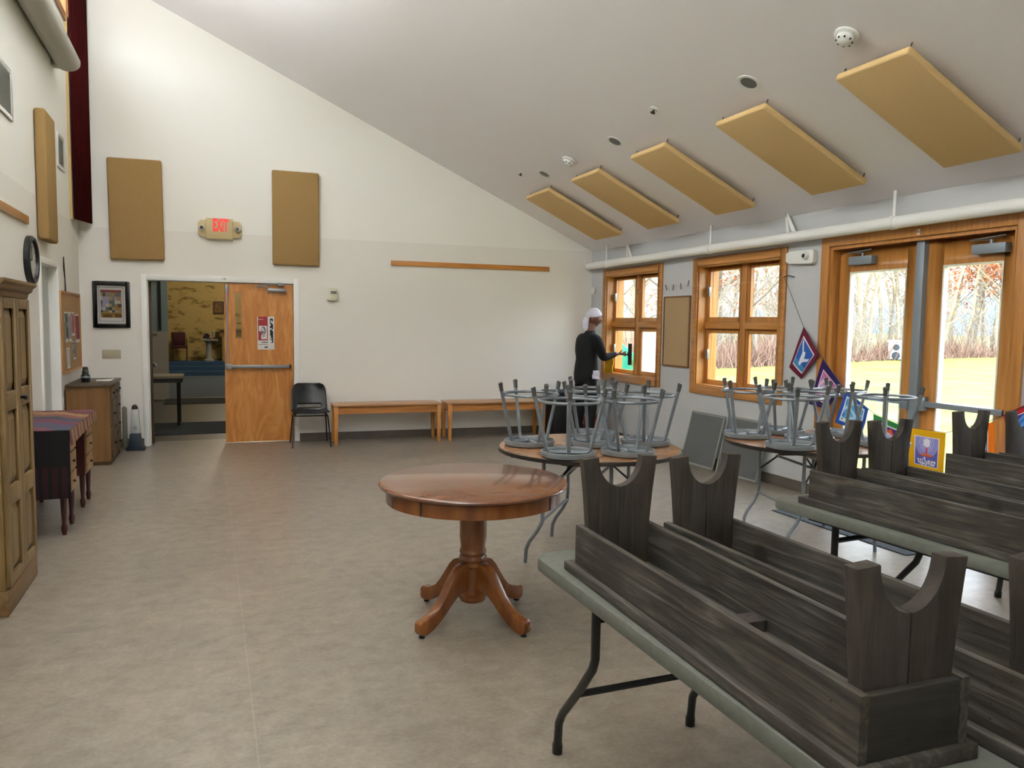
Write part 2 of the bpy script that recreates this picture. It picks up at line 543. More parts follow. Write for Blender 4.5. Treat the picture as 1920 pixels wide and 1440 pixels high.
CORK = mat('cork', 'a58255', 'b28f62', rough=0.9, ns=90)
INK = flat('141414')
PAPER = flat('e4e2da')

# ------------------------------------------------------------------ the setting
mb = MB(); mb.box(XL, YB, -0.12, XR, 10.6, 0)
struct(mb.build('floor', FLOOR))
# right wall with openings
def wall_with_holes(mb, a0, a1, top, holes, d0, d1, plane):
    """holes: (a, b, z0, z1), sorted here; wall from z 0 to top"""
    def bx(p, q, r_, t_):
        if q - p < 1e-5 or t_ - r_ < 1e-5: return
        if plane == 'yz': mb.box(d0, p, r_, d1, q, t_)
        else: mb.box(p, d0, r_, q, d1, t_)
    cur = a0
    for a, b, c, d in sorted(holes):
        bx(cur, a, 0, top); bx(a, b, 0, c); bx(a, b, d, top); cur = b
    bx(cur, a1, 0, top)
mb = MB(); wall_with_holes(mb, YB, 10.6, 2.63, WIN + WIN_ADDED + [DOOR], XR, XR + 0.26, 'yz')
struct(mb.build('wall_right', W_RIGHT))
# left wall: door opening and clerestory openings
LDOOR = (7.99, 8.80, 0.0, 2.06)
ZT = ceil_z(XL)
mb = MB()
wall_with_holes(mb, YB, 10.6, 4.0, [LDOOR], XL - 0.24, XL, 'yz')
cur = YB
mb.box(XL - 0.24, YB, 4.0, XL, 10.6, CLZ[0]); mb.box(XL - 0.24, YB, CLZ[1], XL, 10.6, ZT + 0.1)
for a, b in sorted(CLER):
    mb.box(XL - 0.24, cur, CLZ[0], XL, a, CLZ[1]); cur = b
mb.box(XL - 0.24, cur, CLZ[0], XL, 10.6, CLZ[1])
struct(mb.build('wall_left', W_TONE))
# far wall (turned slightly), double-door opening
OP = (-0.693, 1.025, 2.035)
mb = MB()
u0, u1 = -1.5, 5.35
zt = lambda u: ceil_z(u) + 0.02
mb.prism([(u0, 0), (OP[0], 0), (OP[0], OP[2]), (OP[1], OP[2]), (OP[1], 0), (u1, 0), (u1, zt(u1)), (u0, zt(u0))], 0, 0.2, 'xz')
struct(mb.build('wall_far', W_TONE, loc=(0, 10.21, 0), rot=FWR))
mb = MB(); mb.prism([(XL - .24, 0), (XR + .26, 0), (XR + .26, 2.63), (XL - .24, ZT + .1)], YB - 0.2, YB, 'xz')
struct(mb.build('wall_back', W_TONE))
mb = MB(); x0, x1 = XL - 0.3, XR + 0.28
mb.prism([(x0, ceil_z(x0)), (x1, ceil_z(x1)), (x1, ceil_z(x1) + 0.2), (x0, ceil_z(x0) + 0.2)], YB - 0.2, 10.6, 'xz')
struct(mb.build('ceiling', W_CEIL))
# baseboards
mb = MB(); mb.box(OP[1] + 0.06, -0.012, 0, 5.24, 0, 0.1); mb.box(-1.42, -0.012, 0, OP[0] - 0.06, 0, 0.1)
struct(mb.build('baseboard_far', BASEB, loc=(0, 10.21, 0), rot=FWR))
mb = MB(); mb.box(XR - 0.012, YB, 0, XR, DOOR[0] - 0.09, 0.1); mb.box(XR - 0.012, DOOR[1] + 0.09, 0, XR, 9.97, 0.1)
struct(mb.build('baseboard_right', BASEB))
mb = MB(); mb.box(XL, YB, 0, XL + 0.012, LDOOR[0] - 0.06, 0.1); mb.box(XL, LDOOR[1] + 0.06, 0, XL + 0.012, 10.25, 0.1)
struct(mb.build('baseboard_left', BASEB))

# ---- windows in the right wall
GX = XR + 0.14          # plane of the glass
def make_window(n, a, b, c, d, soapy=False):
    r = thing('window_%d' % n, None, None, (XR, 0, 0)); struct(r)
    mb = MB(); w = 0.09
    mb.frame(a - w, b + w, c - w, d + w, w, -0.022, 0.0)
    mb.build('casing', HONEY_H, r, bevel=0.003)
    mb = MB(); mb.frame(a - .002, b + .002, c - .002, d + .002, 0.016, 0.0, 0.266); mb.build('jamb', HONEY_V, r)
    a2, b2, c2, d2 = a + .014, b - .014, c + .014, d - .014
    my, mz = (a2 + b2) / 2, c2 + (d2 - c2) * 0.505
    mb = MB(); mb.box(0.10, my - 0.04, c2, 0.16, my + 0.04, d2); mb.build('mullion', HONEY_V, r, bevel=0.003)
    mb = MB(); mb.box(0.09, a2, mz - 0.038, 0.16, my - 0.04, mz + 0.038); mb.box(0.09, my + 0.04, mz - 0.038, 0.16, b2, mz + 0.038)
    mb.build('transom', HONEY_H, r, bevel=0.003)
    for i, (p, q) in enumerate(((a2, my - .04), (my + .04, b2))):
        for j, (s_, t_) in enumerate(((c2, mz - .038), (mz + .038, d2))):
            mb = MB(); mb.frame(p, q, s_, t_, (0.05, 0.05, 0.055, 0.05), 0.115, 0.155)
            sash = mb.build('sash', HONEY_V, r, bevel=0.004)
            mb = MB(); mb.box(0.134, p + .05, s_ + .055, 0.138, q - .05, t_ - .05)
            pane = mb.build('pane', FROST if (soapy and i == 0 and j == 0) else GLASS, sash)
            if soapy and i == 0 and j == 0: pane['label'] = 'pane whitened with cleaning foam'
    for z in (mz - 0.33, mz + 0.38):
        mb = MB(); mb.box(0.085, b2 - 0.075, z - 0.055, 0.112, b2 - 0.035, z + 0.055); mb.build('latch', STEEL, r, bevel=0.003)
    return r
make_window(1, *WIN[0], soapy=True)
make_window(2, *WIN[1])
make_window(3, *WIN_ADDED[0])

# ---- glazed double door in the right wall
dc = thing('trim_1', None, None, (XR, 0, 0)); struct(dc)
a, b, c, d = DOOR; w = 0.09
mb = MB(); mb.box(-0.022, a - w, 0, 0, a, d + w); mb.box(-0.022, b, 0, 0, b + w, d + w); mb.box(-0.022, a, d, 0, b, d + w)
mb.build('casing', HONEY_V, dc, bevel=0.003)
mb = MB(); mb.frame(a - .002, b + .002, 0, d + .002, (0.032, 0.032, 0, 0.032), 0.0, 0.266); mb.frame(a + .03, b - .03, 0, d - .03, (0.02, 0.02, 0, 0.02), 0.135, 0.2)
mb.build('jamb', HONEY_V, dc)
MY = 4.463
mb = MB(); mb.box(0.035, MY - 0.038, 0, 0.13, MY + 0.038, d - 0.03); mb.build('steel_mullion', STEEL_G, dc, bevel=0.004)
mb = MB(); mb.box(-0.026, 4.425, d + 0.012, -0.0221, 4.45, d + 0.055)
mb.build('number_tag', PAPER, dc)
text_mesh('tag_letter', 'B', 0.034, INK, 0.0006, dc, (-0.0267, 4.4375, d + 0.033), (PI / 2, 0, -PI / 2))
mb = MB(); mb.box(0.0, a, -0.0, 0.25, b, 0.018); mb.build('threshold', STEEL, dc)
def glazed_leaf(n, a, b, hinge_high):
    r = thing('door_%d' % n, None, None, (XR + 0.085, 0, 0)); struct(r)
    z0, z1 = 0.02, d - 0.035
    g = (a + (0.135 if hinge_high else 0.12), b - (0.12 if hinge_high else 0.155), 0.30, 2.06)
    mb = MB(); mb.box(0, a, z0, 0.045, g[0], z1); mb.box(0, g[1], z0, 0.045, b, z1)
    mb.box(0, g[0], z0, 0.045, g[1], g[2]); mb.box(0, g[0], g[3], 0.045, g[1], z1)
    mb.build('leaf', HONEY_V, r, bevel=0.003)
    mb = MB(); mb.frame(g[0], g[1], g[2], g[3], 0.012, -0.004, 0.045); mb.build('glazing_bead', CREAM, r)
    mb = MB(); mb.box(0.02, g[0] + .012, g[2] + .012, 0.024, g[1] - .012, g[3] - .012); mb.build('pane', GLASS, r)
    # closer near the hinge side
    cy = (a + 0.17) if not hinge_high else (b - 0.20)
    yy = (a + 0.07, a + 0.33) if n == 2 else (b - 0.41, b - 0.16)
    mb = MB(); mb.box(-0.07, yy[0], 2.115, 0, yy[1], 2.185)
    cl = mb.build('closer', STEEL_G, r, bevel=0.004)
    mb = MB(); ym = sum(yy) / 2
    mb.tube([(-0.035, ym, 2.185), (-0.035, ym, 2.215)], 0.012, 8)
    mb.tube([(-0.035, ym, 2.212), (-0.05, yy[1] + 0.03, 2.222), (-0.05, yy[0] + 0.02, 2.236)], 0.006, 6)
    mb.build('closer_arm', STEEL, cl)
    # push bar
    pz = 0.97
    mb = MB(); mb.box(-0.055, a + 0.03, pz - 0.022, -0.03, b - 0.05, pz + 0.022)
    pb = mb.build('push_bar', STEEL_G, r, bevel=0.005)
    e = b - 0.09 if n == 2 else a + 0.01
    mb = MB(); mb.box(-0.07, e, pz - 0.055, 0, e + 0.07, pz + 0.055); mb.build('latch_case', STEEL_G, pb, bevel=0.006)
    e = a + 0.03 if n == 2 else b - 0.08
    mb = MB(); mb.box(-0.05, e, pz - 0.02, 0, e + 0.04, pz + 0.02); mb.build('end_bracket', BLACK, pb, bevel=0.003)
    return r
glazed_leaf(2, DOOR[0] + 0.035, MY - 0.02, False)
glazed_leaf(3, MY + 0.02, DOOR[1] - 0.035, True)

# ---- painted double-door frame in the far wall
fr = thing('trim_2', None, None, (0, 10.21, 0), FWR); struct(fr)
mb = MB(); a, b, t_ = OP
mb.box(a - .06, -.018, 0, a + .004, 0.21, t_ + .063); mb.box(b - .004, -.018, 0, b + .06, 0.21, t_ + .063); mb.box(a, -.018, t_ - .004, b, 0.21, t_ + .063)
mb.box(a, 0.04, 0, a + .012, 0.09, t_); mb.box(b - .012, 0.06, 0, b, 0.09, t_); mb.box(a, 0.06, t_ - .012, b, 0.09, t_)
mb.build('door_frame', WHITE, fr, bevel=0.002)
text_mesh('door_number', '14', 0.045, INK, 0.0006, fr, (0.185, -0.0185, t_ + 0.034), (PI / 2, 0, 0), space=1.1)
# closed right leaf
LF = (0.182, 1.013)
r = thing('door_1', None, None, (0, 10.21, 0), FWR); struct(r)
mb = MB(); vp = (0.315, 0.385, 1.335, 1.905)
mb.box(LF[0], 0.012, 0.012, vp[0], 0.055, 2.02); mb.box(vp[1], 0.012, 0.012, LF[1], 0.055, 2.02)
mb.box(vp[0], 0.012, 0.012, vp[1], 0.055, vp[2]); mb.box(vp[0], 0.012, vp[3], vp[1], 0.055, 2.02)
mb.build('leaf', DOORWOOD, r)
mb = MB(); mb.frame(vp[0] - .012, vp[1] + .012, vp[2] - .012, vp[3] + .012, 0.014, 0.006, 0.012, 'xz'); mb.build('vision_frame', HONEY_V, r)
mb = MB(); mb.box(vp[0], .03, vp[2], vp[1], .034, vp[3]); mb.build('pane', GLASS, r)
mb = MB(); mb.box(LF[0] + 0.03, -0.045, 0.955, LF[1] - 0.05, -0.015, 0.995); pb = mb.build('push_bar', STEEL, r, bevel=0.006)
mb = MB(); mb.box(LF[0] + 0.01, -0.05, 0.94, LF[0] + 0.075, 0.012, 1.01); mb.build('latch_case', STEEL, pb, bevel=0.006)
mb = MB(); mb.box(LF[1] - 0.055, -0.045, 0.95, LF[1] - 0.03, 0.012, 1.0); mb.build('end_bracket', BLACK, pb, bevel=0.004)
mb = MB(); mb.box(LF[0] + 0.025, -0.018, 1.01, LF[0] + 0.042, 0.0, 1.95); rd = mb.build('vertical_rod', STEEL, r)
mb = MB(); mb.box(LF[0] + 0.015, -0.03, 1.90, LF[0] + 0.055, 0.012, 2.0); mb.build('rod_latch', STEEL, rd, bevel=0.004)
mb = MB(); mb.box(0.70, -0.055, 1.925, 0.93, 0.012, 1.965); cl = mb.build('closer', STEEL, r, bevel=0.005)
mb = MB(); mb.tube([(0.74, -.03, 1.975), (0.56, -.05, 1.985), (0.86, -.02, 2.03)], 0.008, 6); mb.box(0.83, -.05, 2.005, .9, 0, 2.025); mb.build('closer_arm', STEEL, cl)
mb = MB()
def posterfn(u, v):
    if u < .04 or u > .62 and not (.66 < u < .98): return 0
    if u >= .66:
        return 2 if (.06 < v < .80 and .76 < u < .93 and noise.cell(Vector((u * 14, v * 26, 3))) < .6) else 0
    if v < .24: return 1 if noise.cell(Vector((v * 30, u * 3, 8))) < .7 else 3
    if v < .72:
        if u < .10 or v < .27 or v > .69 or u > .57: return 1
        if u < .22 and v > .45: return 1
        return 4 if math.hypot(u - .36, v - .46) < .16 and noise.cell(Vector((u * 16, v * 20, 5))) < .5 else 0
    if .76 < v < .79 and u > .25 or .83 < v < .85: return 4
    if .9 < v < .95 and .4 < u < .62: return 2
    return 0
paint_grid(mb, [(0, 0, .42), (.205, 0, .42), (.205, 0, 0), (0, 0, 0)], 44, 54, posterfn)
tag(mb.build('poster', [flat('d2d0cd'), flat('a3383c'), flat('1f1f22'), flat('d9b4b0'), flat('77777a')], loc=fw(.575, 1.19, -.0105), rot=FWR), 'white and red paper poster taped to the closed wooden door leaf', 'poster')
# open left leaf, swung through into the next room
r = thing('door_4', None, None, tuple(fw(-0.675, 0, -0.14)), FWR + math.radians(100)); struct(r)
mb = MB(); mb.box(0.0, -0.02, 0.012, 0.83, 0.023, 2.02); mb.build('leaf', PINE_DK, r, bevel=0.002)  # dark wood stands in for the unlit leaf: shade put into its colour
mb = MB(); mb.box(0.03, -0.07, 0.955, 0.80, -0.045, 0.995); mb.box(0.73, -0.07, .93, .79, -0.02, 1.02); mb.build('push_bar', STEEL, r, bevel=0.004)

# ---- door in the left wall (white frame, pale grey leaf set back)
r = thing('door_5', None, None, (XL, 0, 0)); struct(r)
a, b, _, t_ = LDOOR
mb = MB(); mb.box(-.24, a - .05, 0, .018, a + .006, t_ + .05); mb.box(-.24, b - .006, 0, .018, b + .05, t_ + .05); mb.box(-.24, a, t_ - .006, .018, b, t_ + .05)
mb.build('door_frame', WHITE, r, bevel=0.002)
mb = MB(); mb.box(-.11, a, 0.01, -.07, b, t_); mb.build('leaf', mat('pale_grey_door', 'b7b9b4', rough=.5), r)

# ---- clerestory windows
for i, (a, b) in enumerate(CLER):
    r = thing('window_%d' % (5 + i), None, None, (XL, 0, 0)); struct(r)
    mb = MB(); w = 0.085
    mb.frame(a - w, b + (w if i else 0.0), CLZ[0] - w, CLZ[1] + w, (w, w if i else 0.001, w, w), 0.0, 0.02)
    mb.build('casing', HONEY_H, r, bevel=0.003)
    mb = MB(); mb.frame(a, b, CLZ[0], CLZ[1], 0.012, -0.24, 0.0); mb.build('jamb', mat('golden_wood_lining', 'c79250', 'd6a868', rough=.4, scale=(12, 12, 1), ns=2), r)
    mb = MB()
    mb.frame(a + .012, b - .012, CLZ[0] + .012, CLZ[1] - .012, 0.05, -0.2, -0.15)
    k = 3
    for j in range(1, k):
        y = a + (b - a) * j / k; mb.box(-.2, y - .03, CLZ[0], -.15, y + .03, CLZ[1])
    mb.build('sash', HONEY_V, r)
    mb = MB(); mb.box(-.178, a + .06, CLZ[0] + .06, -.174, b - .06, CLZ[1] - .06); mb.build('pane', GLASS, r)

# ------------------------------------------------------------------ the room behind the double door
HW = mat('hall_wall_paint', 'a59c8c', rough=.7)
YW = mat('sponged_yellow_wall', '6d5a30', 'ab9256', c3='a08648', rough=.8, scale=(1, 1, 2.4), ns=3.6, detail=6, ramp=(.34, .50), rnd=False)
HALLF = mat('dark_hall_floor', '3b372d', '464136', rough=.4, ns=7)
BLUEC = mat('blue_grey_carpet', '434d57', '4d5862', rough=.9, ns=40)
mb = MB(); mb.box(-3.2, 10.6, -0.1, 3.6, 16.6, 0); struct(mb.build('floor_hall', HALLF))
mb = MB(); mb.box(-3.2, 16.6, -0.1, 3.6, 24.9, 0); struct(mb.build('floor_carpet', BLUEC))
mb = MB(); mb.box(-3.2, 24.6, 0, 3.6, 24.8, 4.4); struct(mb.build('wall_yellow', YW))
mb = MB(); mb.box(-3.4, 10.6, 0, -3.2, 24.8, 4.4); mb.box(3.6, 10.6, 0, 3.8, 24.8, 4.4); mb.box(-3.4, 10.6, 0, XL - .25, 10.7, 4.4)
struct(mb.build('wall_hall', HW))
mb = MB(); mb.box(-3.4, 10.6, 4.4, 3.8, 24.8, 4.5); struct(mb.build('ceiling_hall', mat('hall_ceiling', 'b8b0a0', rough=.8)))
mb = MB(); mb.box(-3.2, 23.0, 0, 3.6, 24.6, 0.12); mb.box(-3.2, 23.35, 0.12, 3.6, 24.6, 0.24); mb.box(-3.2, 23.7, 0.24, 3.6, 24.6, 0.36)
struct(mb.build('trim_3', mat('blue_step_carpet', '2c4a63', '35546d', rough=.9, ns=30)))
# partition with a window above a pale lower panel
pt = thing('wall_partition', None, None, (0, 16.2, 0)); struct(pt)
mb = MB(); mb.box(-3.2, 0, 0, -0.735, 0.1, 1.32); mb.build('lower_panel', mat('pale_panel', 'a79c88', rough=.6), pt)
mb = MB(); mb.box(-3.2, 0.03, 1.32, -0.735, 0.07, 3.0); mb.build('upper_panel', mat('grey_green_panel', '87958f', rough=.4), pt)
mb = MB(); mb.box(-0.90, -.03, 1.36, -0.85, .03, 2.5); mb.build('dark_stile', BLACK, pt)
mb = MB(); mb.box(-1.02, -.03, 2.30, -0.90, -.0, 2.34); mb.build('bracket', PINE_DK, pt)
mb = MB(); mb.box(-1.04, -.02, 1.245, -0.93, .0, 1.285); mb.build('name_plate', flat('6b675e'), pt)
hl = bpy.data.lights.new('hall_lamp', 'POINT'); hl.energy = 72; hl.color = (1, .9, .72); hl.shadow_soft_size = .3
ho = bpy.data.objects.new('hall_lamp', hl); C.objects.link(ho); ho.location = (1.2, 21.5, 4.0)
hl2 = bpy.data.lights.new('lobby_fill', 'POINT'); hl2.energy = 22; hl2.color = (1, .93, .82); hl2.shadow_soft_size = .3  # fill light added to brighten the partition; no fixture stands here
ho2 = bpy.data.objects.new('lobby_fill', hl2); C.objects.link(ho2); ho2.location = (-.2, 13.8, 4.1)

def floor_mat_thing(name, label, x0, y0, x1, y1, mt):
    mb = MB(); mb.box(0, 0, 0, x1 - x0, y1 - y0, 0.008)
    return tag(mb.build(name, mt, loc=(x0, y0, 0), bevel=0.002, seg=1), label, 'mat')
DKMAT = mat('navy_black_mat', '0d1418', '151f26', rough=.95, ns=60)
floor_mat_thing('door_mat', 'dark navy mat lying just beyond the open far doorway', -1.0, 11.15, 1.4, 12.45, DKMAT)
floor_mat_thing('door_mat', 'black mat lying deep in the room behind the far doorway, under the folding table end', -0.8, 15.2, 0.6, 16.3, mat('black_mat', '0a0a0a', rough=.95))
floor_mat_thing('door_mat', 'large dark grey entrance mat in front of the glazed double door', 4.44, 3.75, 5.18, 5.1, mat('grey_ribbed_mat', '3d4044', '4a4d51', rough=.95, ns=80))
mb = MB(); mb.box(-1.75, 12.05, .70, -.36, 12.7, .735)
r = thing('folding_table', 'pale topped table with black edge seen through the open far doorway', 'table', (0, 0, 0))
mb.build('tabletop', mat('tan_laminate', '8d8069', rough=.4), r)
mb = MB(); mb.box(-1.74, 12.06, .64, -.37, 12.69, .6999); mb.build('apron', BLACK, r)
for y in (12.12, 12.62):
    for x in (-1.68, -.43):
        mb = MB(); mb.tube([(x, y, .66), (x, y, .0)], .02, 8); mb.build('leg', BLACK, r)
# red chair, white column with flowers, small shelf, framed icon
RED = mat('dark_red_upholstery', '3f0f12', rough=.8)
r = thing('armchair', 'dark red upholstered chair by the yellow wall beyond the far doorway', 'chair', (-0.80, 24.1, .36))
mb = MB(); mb.box(-.22, -.22, .38, .22, .2, .46); mb.build('seat', RED, r, bevel=.02)
mb = MB(); mb.box(-.22, .15, .46, .16, .22, .84); mb.build('backrest', RED, r, bevel=.03)
for x in (-.2, .2):
    mb = MB(); mb.tube([(x, .15, .62), (x, -.2, .6), (x, -.2, .44)], .018, 6); mb.build('armrest', PINE_DK, r)
    for y in (-.19, .17):
        mb = MB(); mb.tube([(x, y, .4), (x, y, 0)], .02, 6); mb.build('leg', PINE_DK, r)
r = thing('pedestal_stand', 'white fluted column stand before the yellow wall beyond the doorway', 'stand', (0.0, 24.0, 0.36))
PLAS = mat('grey_white_plaster', '8f8a82', rough=.7)
mb = MB(); mb.lathe([(.15, 0), (.15, .04), (.10, .06), (.085, .10), (.08, .52), (.10, .56), (.13, .58), (.13, .60)], 20); mb.build('shaft', PLAS, r, smooth=True)
mb = MB(); mb.box(-.20, -.16, .60, .25, .16, .64); mb.build('stand_top', PLAS, r, bevel=.008)
r = thing('flower_arrangement', 'dark purple and white flowers on the white column stand', 'flowers', (0.0, 23.95, 1.0))
mb = MB(); mb.lathe([(.06, 0), (.07, .03), (.06, .06)], 12); mb.build('vase', flat('4a4646'), r)
mb = MB()
for i in range(14): mb.ball((random.uniform(-.13, .02), random.uniform(-.06, .06), random.uniform(.05, .15)), .035, 8)
mb.build('purple_blossoms', flat('1f1528'), r)
mb = MB()
for i in range(9): mb.ball((random.uniform(.03, .16), random.uniform(-.06, .06), random.uniform(.04, .24)), .03, 8)
mb.build('white_blossoms', flat('b0a88e'), r)
r = thing('wooden_cabinet', 'tan wooden cabinet with a projecting lid beside the column stand', 'cabinet', (0.56, 24.3, 0.36))
mb = MB(); mb.box(-.20, -.25, 0, .6, .2, .72); mb.build('body', mat('tan_cabinet', '8f7440', rough=.6), r)
mb = MB(); mb.box(-.34, -.25, .90, .6, .2, .95); mb.box(-.26, -.2, .72, .6, .2, .90); mb.build('lid', mat('brown_cabinet_lid', '7a5c2c', rough=.6), r)
r = thing('framed_icon', 'dark brown framed icon hanging on the yellow wall', 'picture', (.29, 24.59, 1.76))
mb = MB(); mb.frame(-.15, .15, 0, .37, .04, -.03, 0, 'xz'); mb.build('frame', mat('brown_icon_frame', '4a2d10'), r)
mb = MB(); mb.box(-.11, -.015, .04, .11, 0, .33); mb.ball((0, -.02, .16), (.03, .01, .07), 8); mb.build('image', mat('gold_brown_icon', '5d3d12', '7a5a22', ns=9), r)

# ------------------------------------------------------------------ fixtures on the walls
def acoustic_panel(name, label, group, w, h, th, mt, loc, rot, tilt=0.0):
    mb = MB(); mb.box(-w / 2, -th, 0, w / 2, 0, h)
    o = mb.build(name, mt, loc=loc, rot=rot, bevel=0.022, seg=3)
    return tag(o, label, 'acoustic panel', group)
p = fw(-.775, 2.26, 0.005); acoustic_panel('acoustic_panel', 'tan burlap panel on the far wall, left of the exit sign', None, .59, 1.19, .06, BURLAP_B, p, (0, math.radians(-.7), FWR))
p = fw(1.055, 2.265, 0.005); acoustic_panel('acoustic_panel', 'tan burlap panel on the far wall, right of the exit sign', None, .575, 1.18, .06, BURLAP_B, p, (0, 0, FWR))
acoustic_panel('acoustic_panel', 'pale tan panel on the left wall above the wall clock', None, .47, 1.15, .09, BURLAP_B, (XL + .005, 8.17, 2.255), (0, 0, PI / 2))
# five (plus one overhead, out of view) sloping panels hung under the ceiling
ys = [(8.50, 9.20, 'ceiling panel hung nearest the far wall, farthest of the five'), (7.24, 7.88, 'ceiling panel second from the far wall'),
      (5.98, 6.575, 'middle one of the five burlap ceiling panels'), (4.655, 5.24, 'burlap ceiling panel above the glazed door, second nearest'),
      (3.405, 3.97, 'nearest burlap ceiling panel, at upper right of the photo')]
for y0, y1, lab in ys:
    r = thing('ceiling_panel', lab, 'acoustic panel', (3.85, (y0 + y1) / 2, ceil_z(3.85) - 0.03), (0, math.atan(SL), 0))
    mb = MB(); hh = (y1 - y0) / 2
    mb.box(0, -hh, -0.068, 1.14, hh, -0.018); mb.build('pad', BURLAP, r, bevel=0.016, seg=3)
    for x in (.03, 1.11):
        for y in (-hh + .03, hh - .03):
            mb = MB(); mb.tube([(x, y, -.02), (x, y, .026)], .004, 6); mb.build('hanger', DARKMETAL, r)
# exit sign
r = thing('exit_sign', 'beige exit sign with two lamp heads on the far wall', 'exit sign', tuple(fw(.148, 2.68)), FWR)
mb = MB(); poly = [(-.25, -.07), (-.22, -.10), (-.16, -.11), (.16, -.11), (.22, -.10), (.25, -.07), (.25, .06), (.22, .10), (-.22, .10), (-.25, .06)]
mb.prism(poly, -.045, 0, 'xz'); mb.build('housing', BEIGE_PL, r, bevel=.008)
mb = MB(); mb.box(-.155, -.065, -.13, .155, -.045, .125); mb.build('face', BEIGE_PL, r, bevel=.006)
EX = bpy.data.materials.new('lit_red_letters'); EX.use_nodes = True
EX.node_tree.nodes['Principled BSDF'].inputs['Base Color'].default_value = (*lin('e8403c'), 1)
EX.node_tree.nodes['Principled BSDF'].inputs['Emission Color'].default_value = (*lin('ff3a35'), 1)
EX.node_tree.nodes['Principled BSDF'].inputs['Emission Strength'].default_value = 0.12
text_mesh('letters', 'EXIT', .205, EX, .0015, r, (.01, -.0665, .035), (PI / 2, 0, 0), sx=.41, bold=0.010, space=1.05)
for x in (-.205, .205):
    mb = MB(); mb.lathe([(.0, -.10), (.028, -.10), (.036, -.07), (.03, -.045)], 16, (x, 0, .0), axis='y'); h = mb.build('lamp_head', CREAM, r, smooth=True)
    mb = MB(); mb.lathe([(.0, -.103), (.022, -.102), (.024, -.098)], 12, (x, 0, .0), axis='y'); mb.build('lens', DARKMETAL, h)
# sounder box
r = thing('wall_speaker', 'small cream alarm box on the far wall right of the door', 'alarm', tuple(fw(1.51, 1.92)), FWR)
mb = MB(); mb.box(-.06, -.05, -.06, .06, 0, .07); mb.build('housing', mat('cream_plastic', 'cfcbb4', rough=.5), r, bevel=.008)
mb = MB(); mb.box(-.03, -.056, 0, .045, -.05, .035); mb.build('grille', flat('7e7c74'), r)
mb = MB(); mb.box(-.07, -.06, -.085, .05, -.0, -.06); mb.build('base', mat('cream_plastic', 'cfcbb4'), r, bevel=.004)
# wooden rails
mb = MB(); mb.box(0, -.02, 0, 2.275, 0, .066)
tag(mb.build('hanging_rail', HONEY_X, loc=fw(2.274, 2.318), rot=FWR, bevel=.003), 'long thin wooden rail across the far wall', 'rail')
mb = MB(); mb.box(0, 0, 0, .02, 1.6, .068)
tag(mb.build('hanging_rail', HONEY_H, loc=(XL, 5.93, 2.335), bevel=.003), 'short wooden rail on the left wall above the wardrobe', 'rail')
# framed picture
def px_color(fn_cols, name='c'):
    return [flat(c) for c in fn_cols]
r = thing('framed_picture', 'black framed colourful print on the far wall above the light switches', 'picture', tuple(fw(-1.074, 1.448)), FWR)
mb = MB(); mb.frame(-.2, .2, 0, .55, .048, -.03, 0, 'xz'); mb.build('frame', BLACK, r, bevel=.006)
mb = MB(); mb.box(-.155, -.008, .045, .155, 0, .505); mb.build('mount', flat('b9b6b2'), r)
cols = ['6d2f22', '6e6b4a', '8a7a52', '4b5a55', '73685f', '857d94', '8a6a34', '5b4310', 'a09a8c', '3a352c']
def picfn(u, v):
    if v < .09: return 0
    n = noise.cell(Vector((u * 7 + 1.3, v * 8, 0.5)))
    if v > .86: return 7 if n < .5 else 6
    if v > .8: return 6
    k = int(n * 97) % 8
    return [1, 2, 3, 4, 5, 8, 9, 6][k]
mb = MB(); paint_grid(mb, [(-.118, -.0095, .45), (.108, -.0095, .45), (.108, -.0095, .12), (-.118, -.0095, .12)], 30, 42, picfn)
mb.build('print', [flat(c) for c in cols], r)
mb = MB(); mb.frame(-.135, .127, .075, .478, .004, -.0095, -.008, 'xz'); mb.build('mount_line', flat('3a3a3a'), r)
# switches
r = thing('light_switch', 'beige four-gang switch plate on the far wall below the picture', 'switch', tuple(fw(-1.09, 1.075)), FWR)
mb = MB(); mb.box(-.1, -.006, 0, .1, 0, .108); mb.build('plate', mat('beige_switch', 'b0a68e', rough=.5), r, bevel=.003)
for i in range(4):
    mb = MB(); x = -.07 + i * .045; mb.box(x - .006, -.016, .042, x + .006, -.006, .064); mb.build('toggle', mat('beige_switch', 'b0a68e'), r)
# clock
r = thing('wall_clock', 'round black-rimmed clock on the left wall above the wardrobe', 'clock', (XL, 7.56, 2.04))
mb = MB(); mb.lathe([(.165, .0), (.205, .0), (.205, .035), (.19, .05), (.17, .045), (.165, .02)], 40, axis='x', cap=False); mb.build('rim', BLACK, r, smooth=True)
mb = MB(); mb.lathe([(.0, .022), (.168, .022), (.168, .0)], 40, axis='x'); mb.build('dial', flat('b9b7ac'), r)
mb = MB(); mb.box(.024, -.006, 0, .028, .006, .12); mb.box(.024, -.09, -.006, .028, 0, .006); mb.build('hands', INK, r)
mb = MB()
for k in range(12):
    a_ = k * PI / 6; y, z = .14 * math.sin(a_), .14 * math.cos(a_); mb.box(.0225, y - .006, z - .006, .0235, y + .006, z + .006)
tag(mb.build('hour_marks', INK, r), kind='stuff')
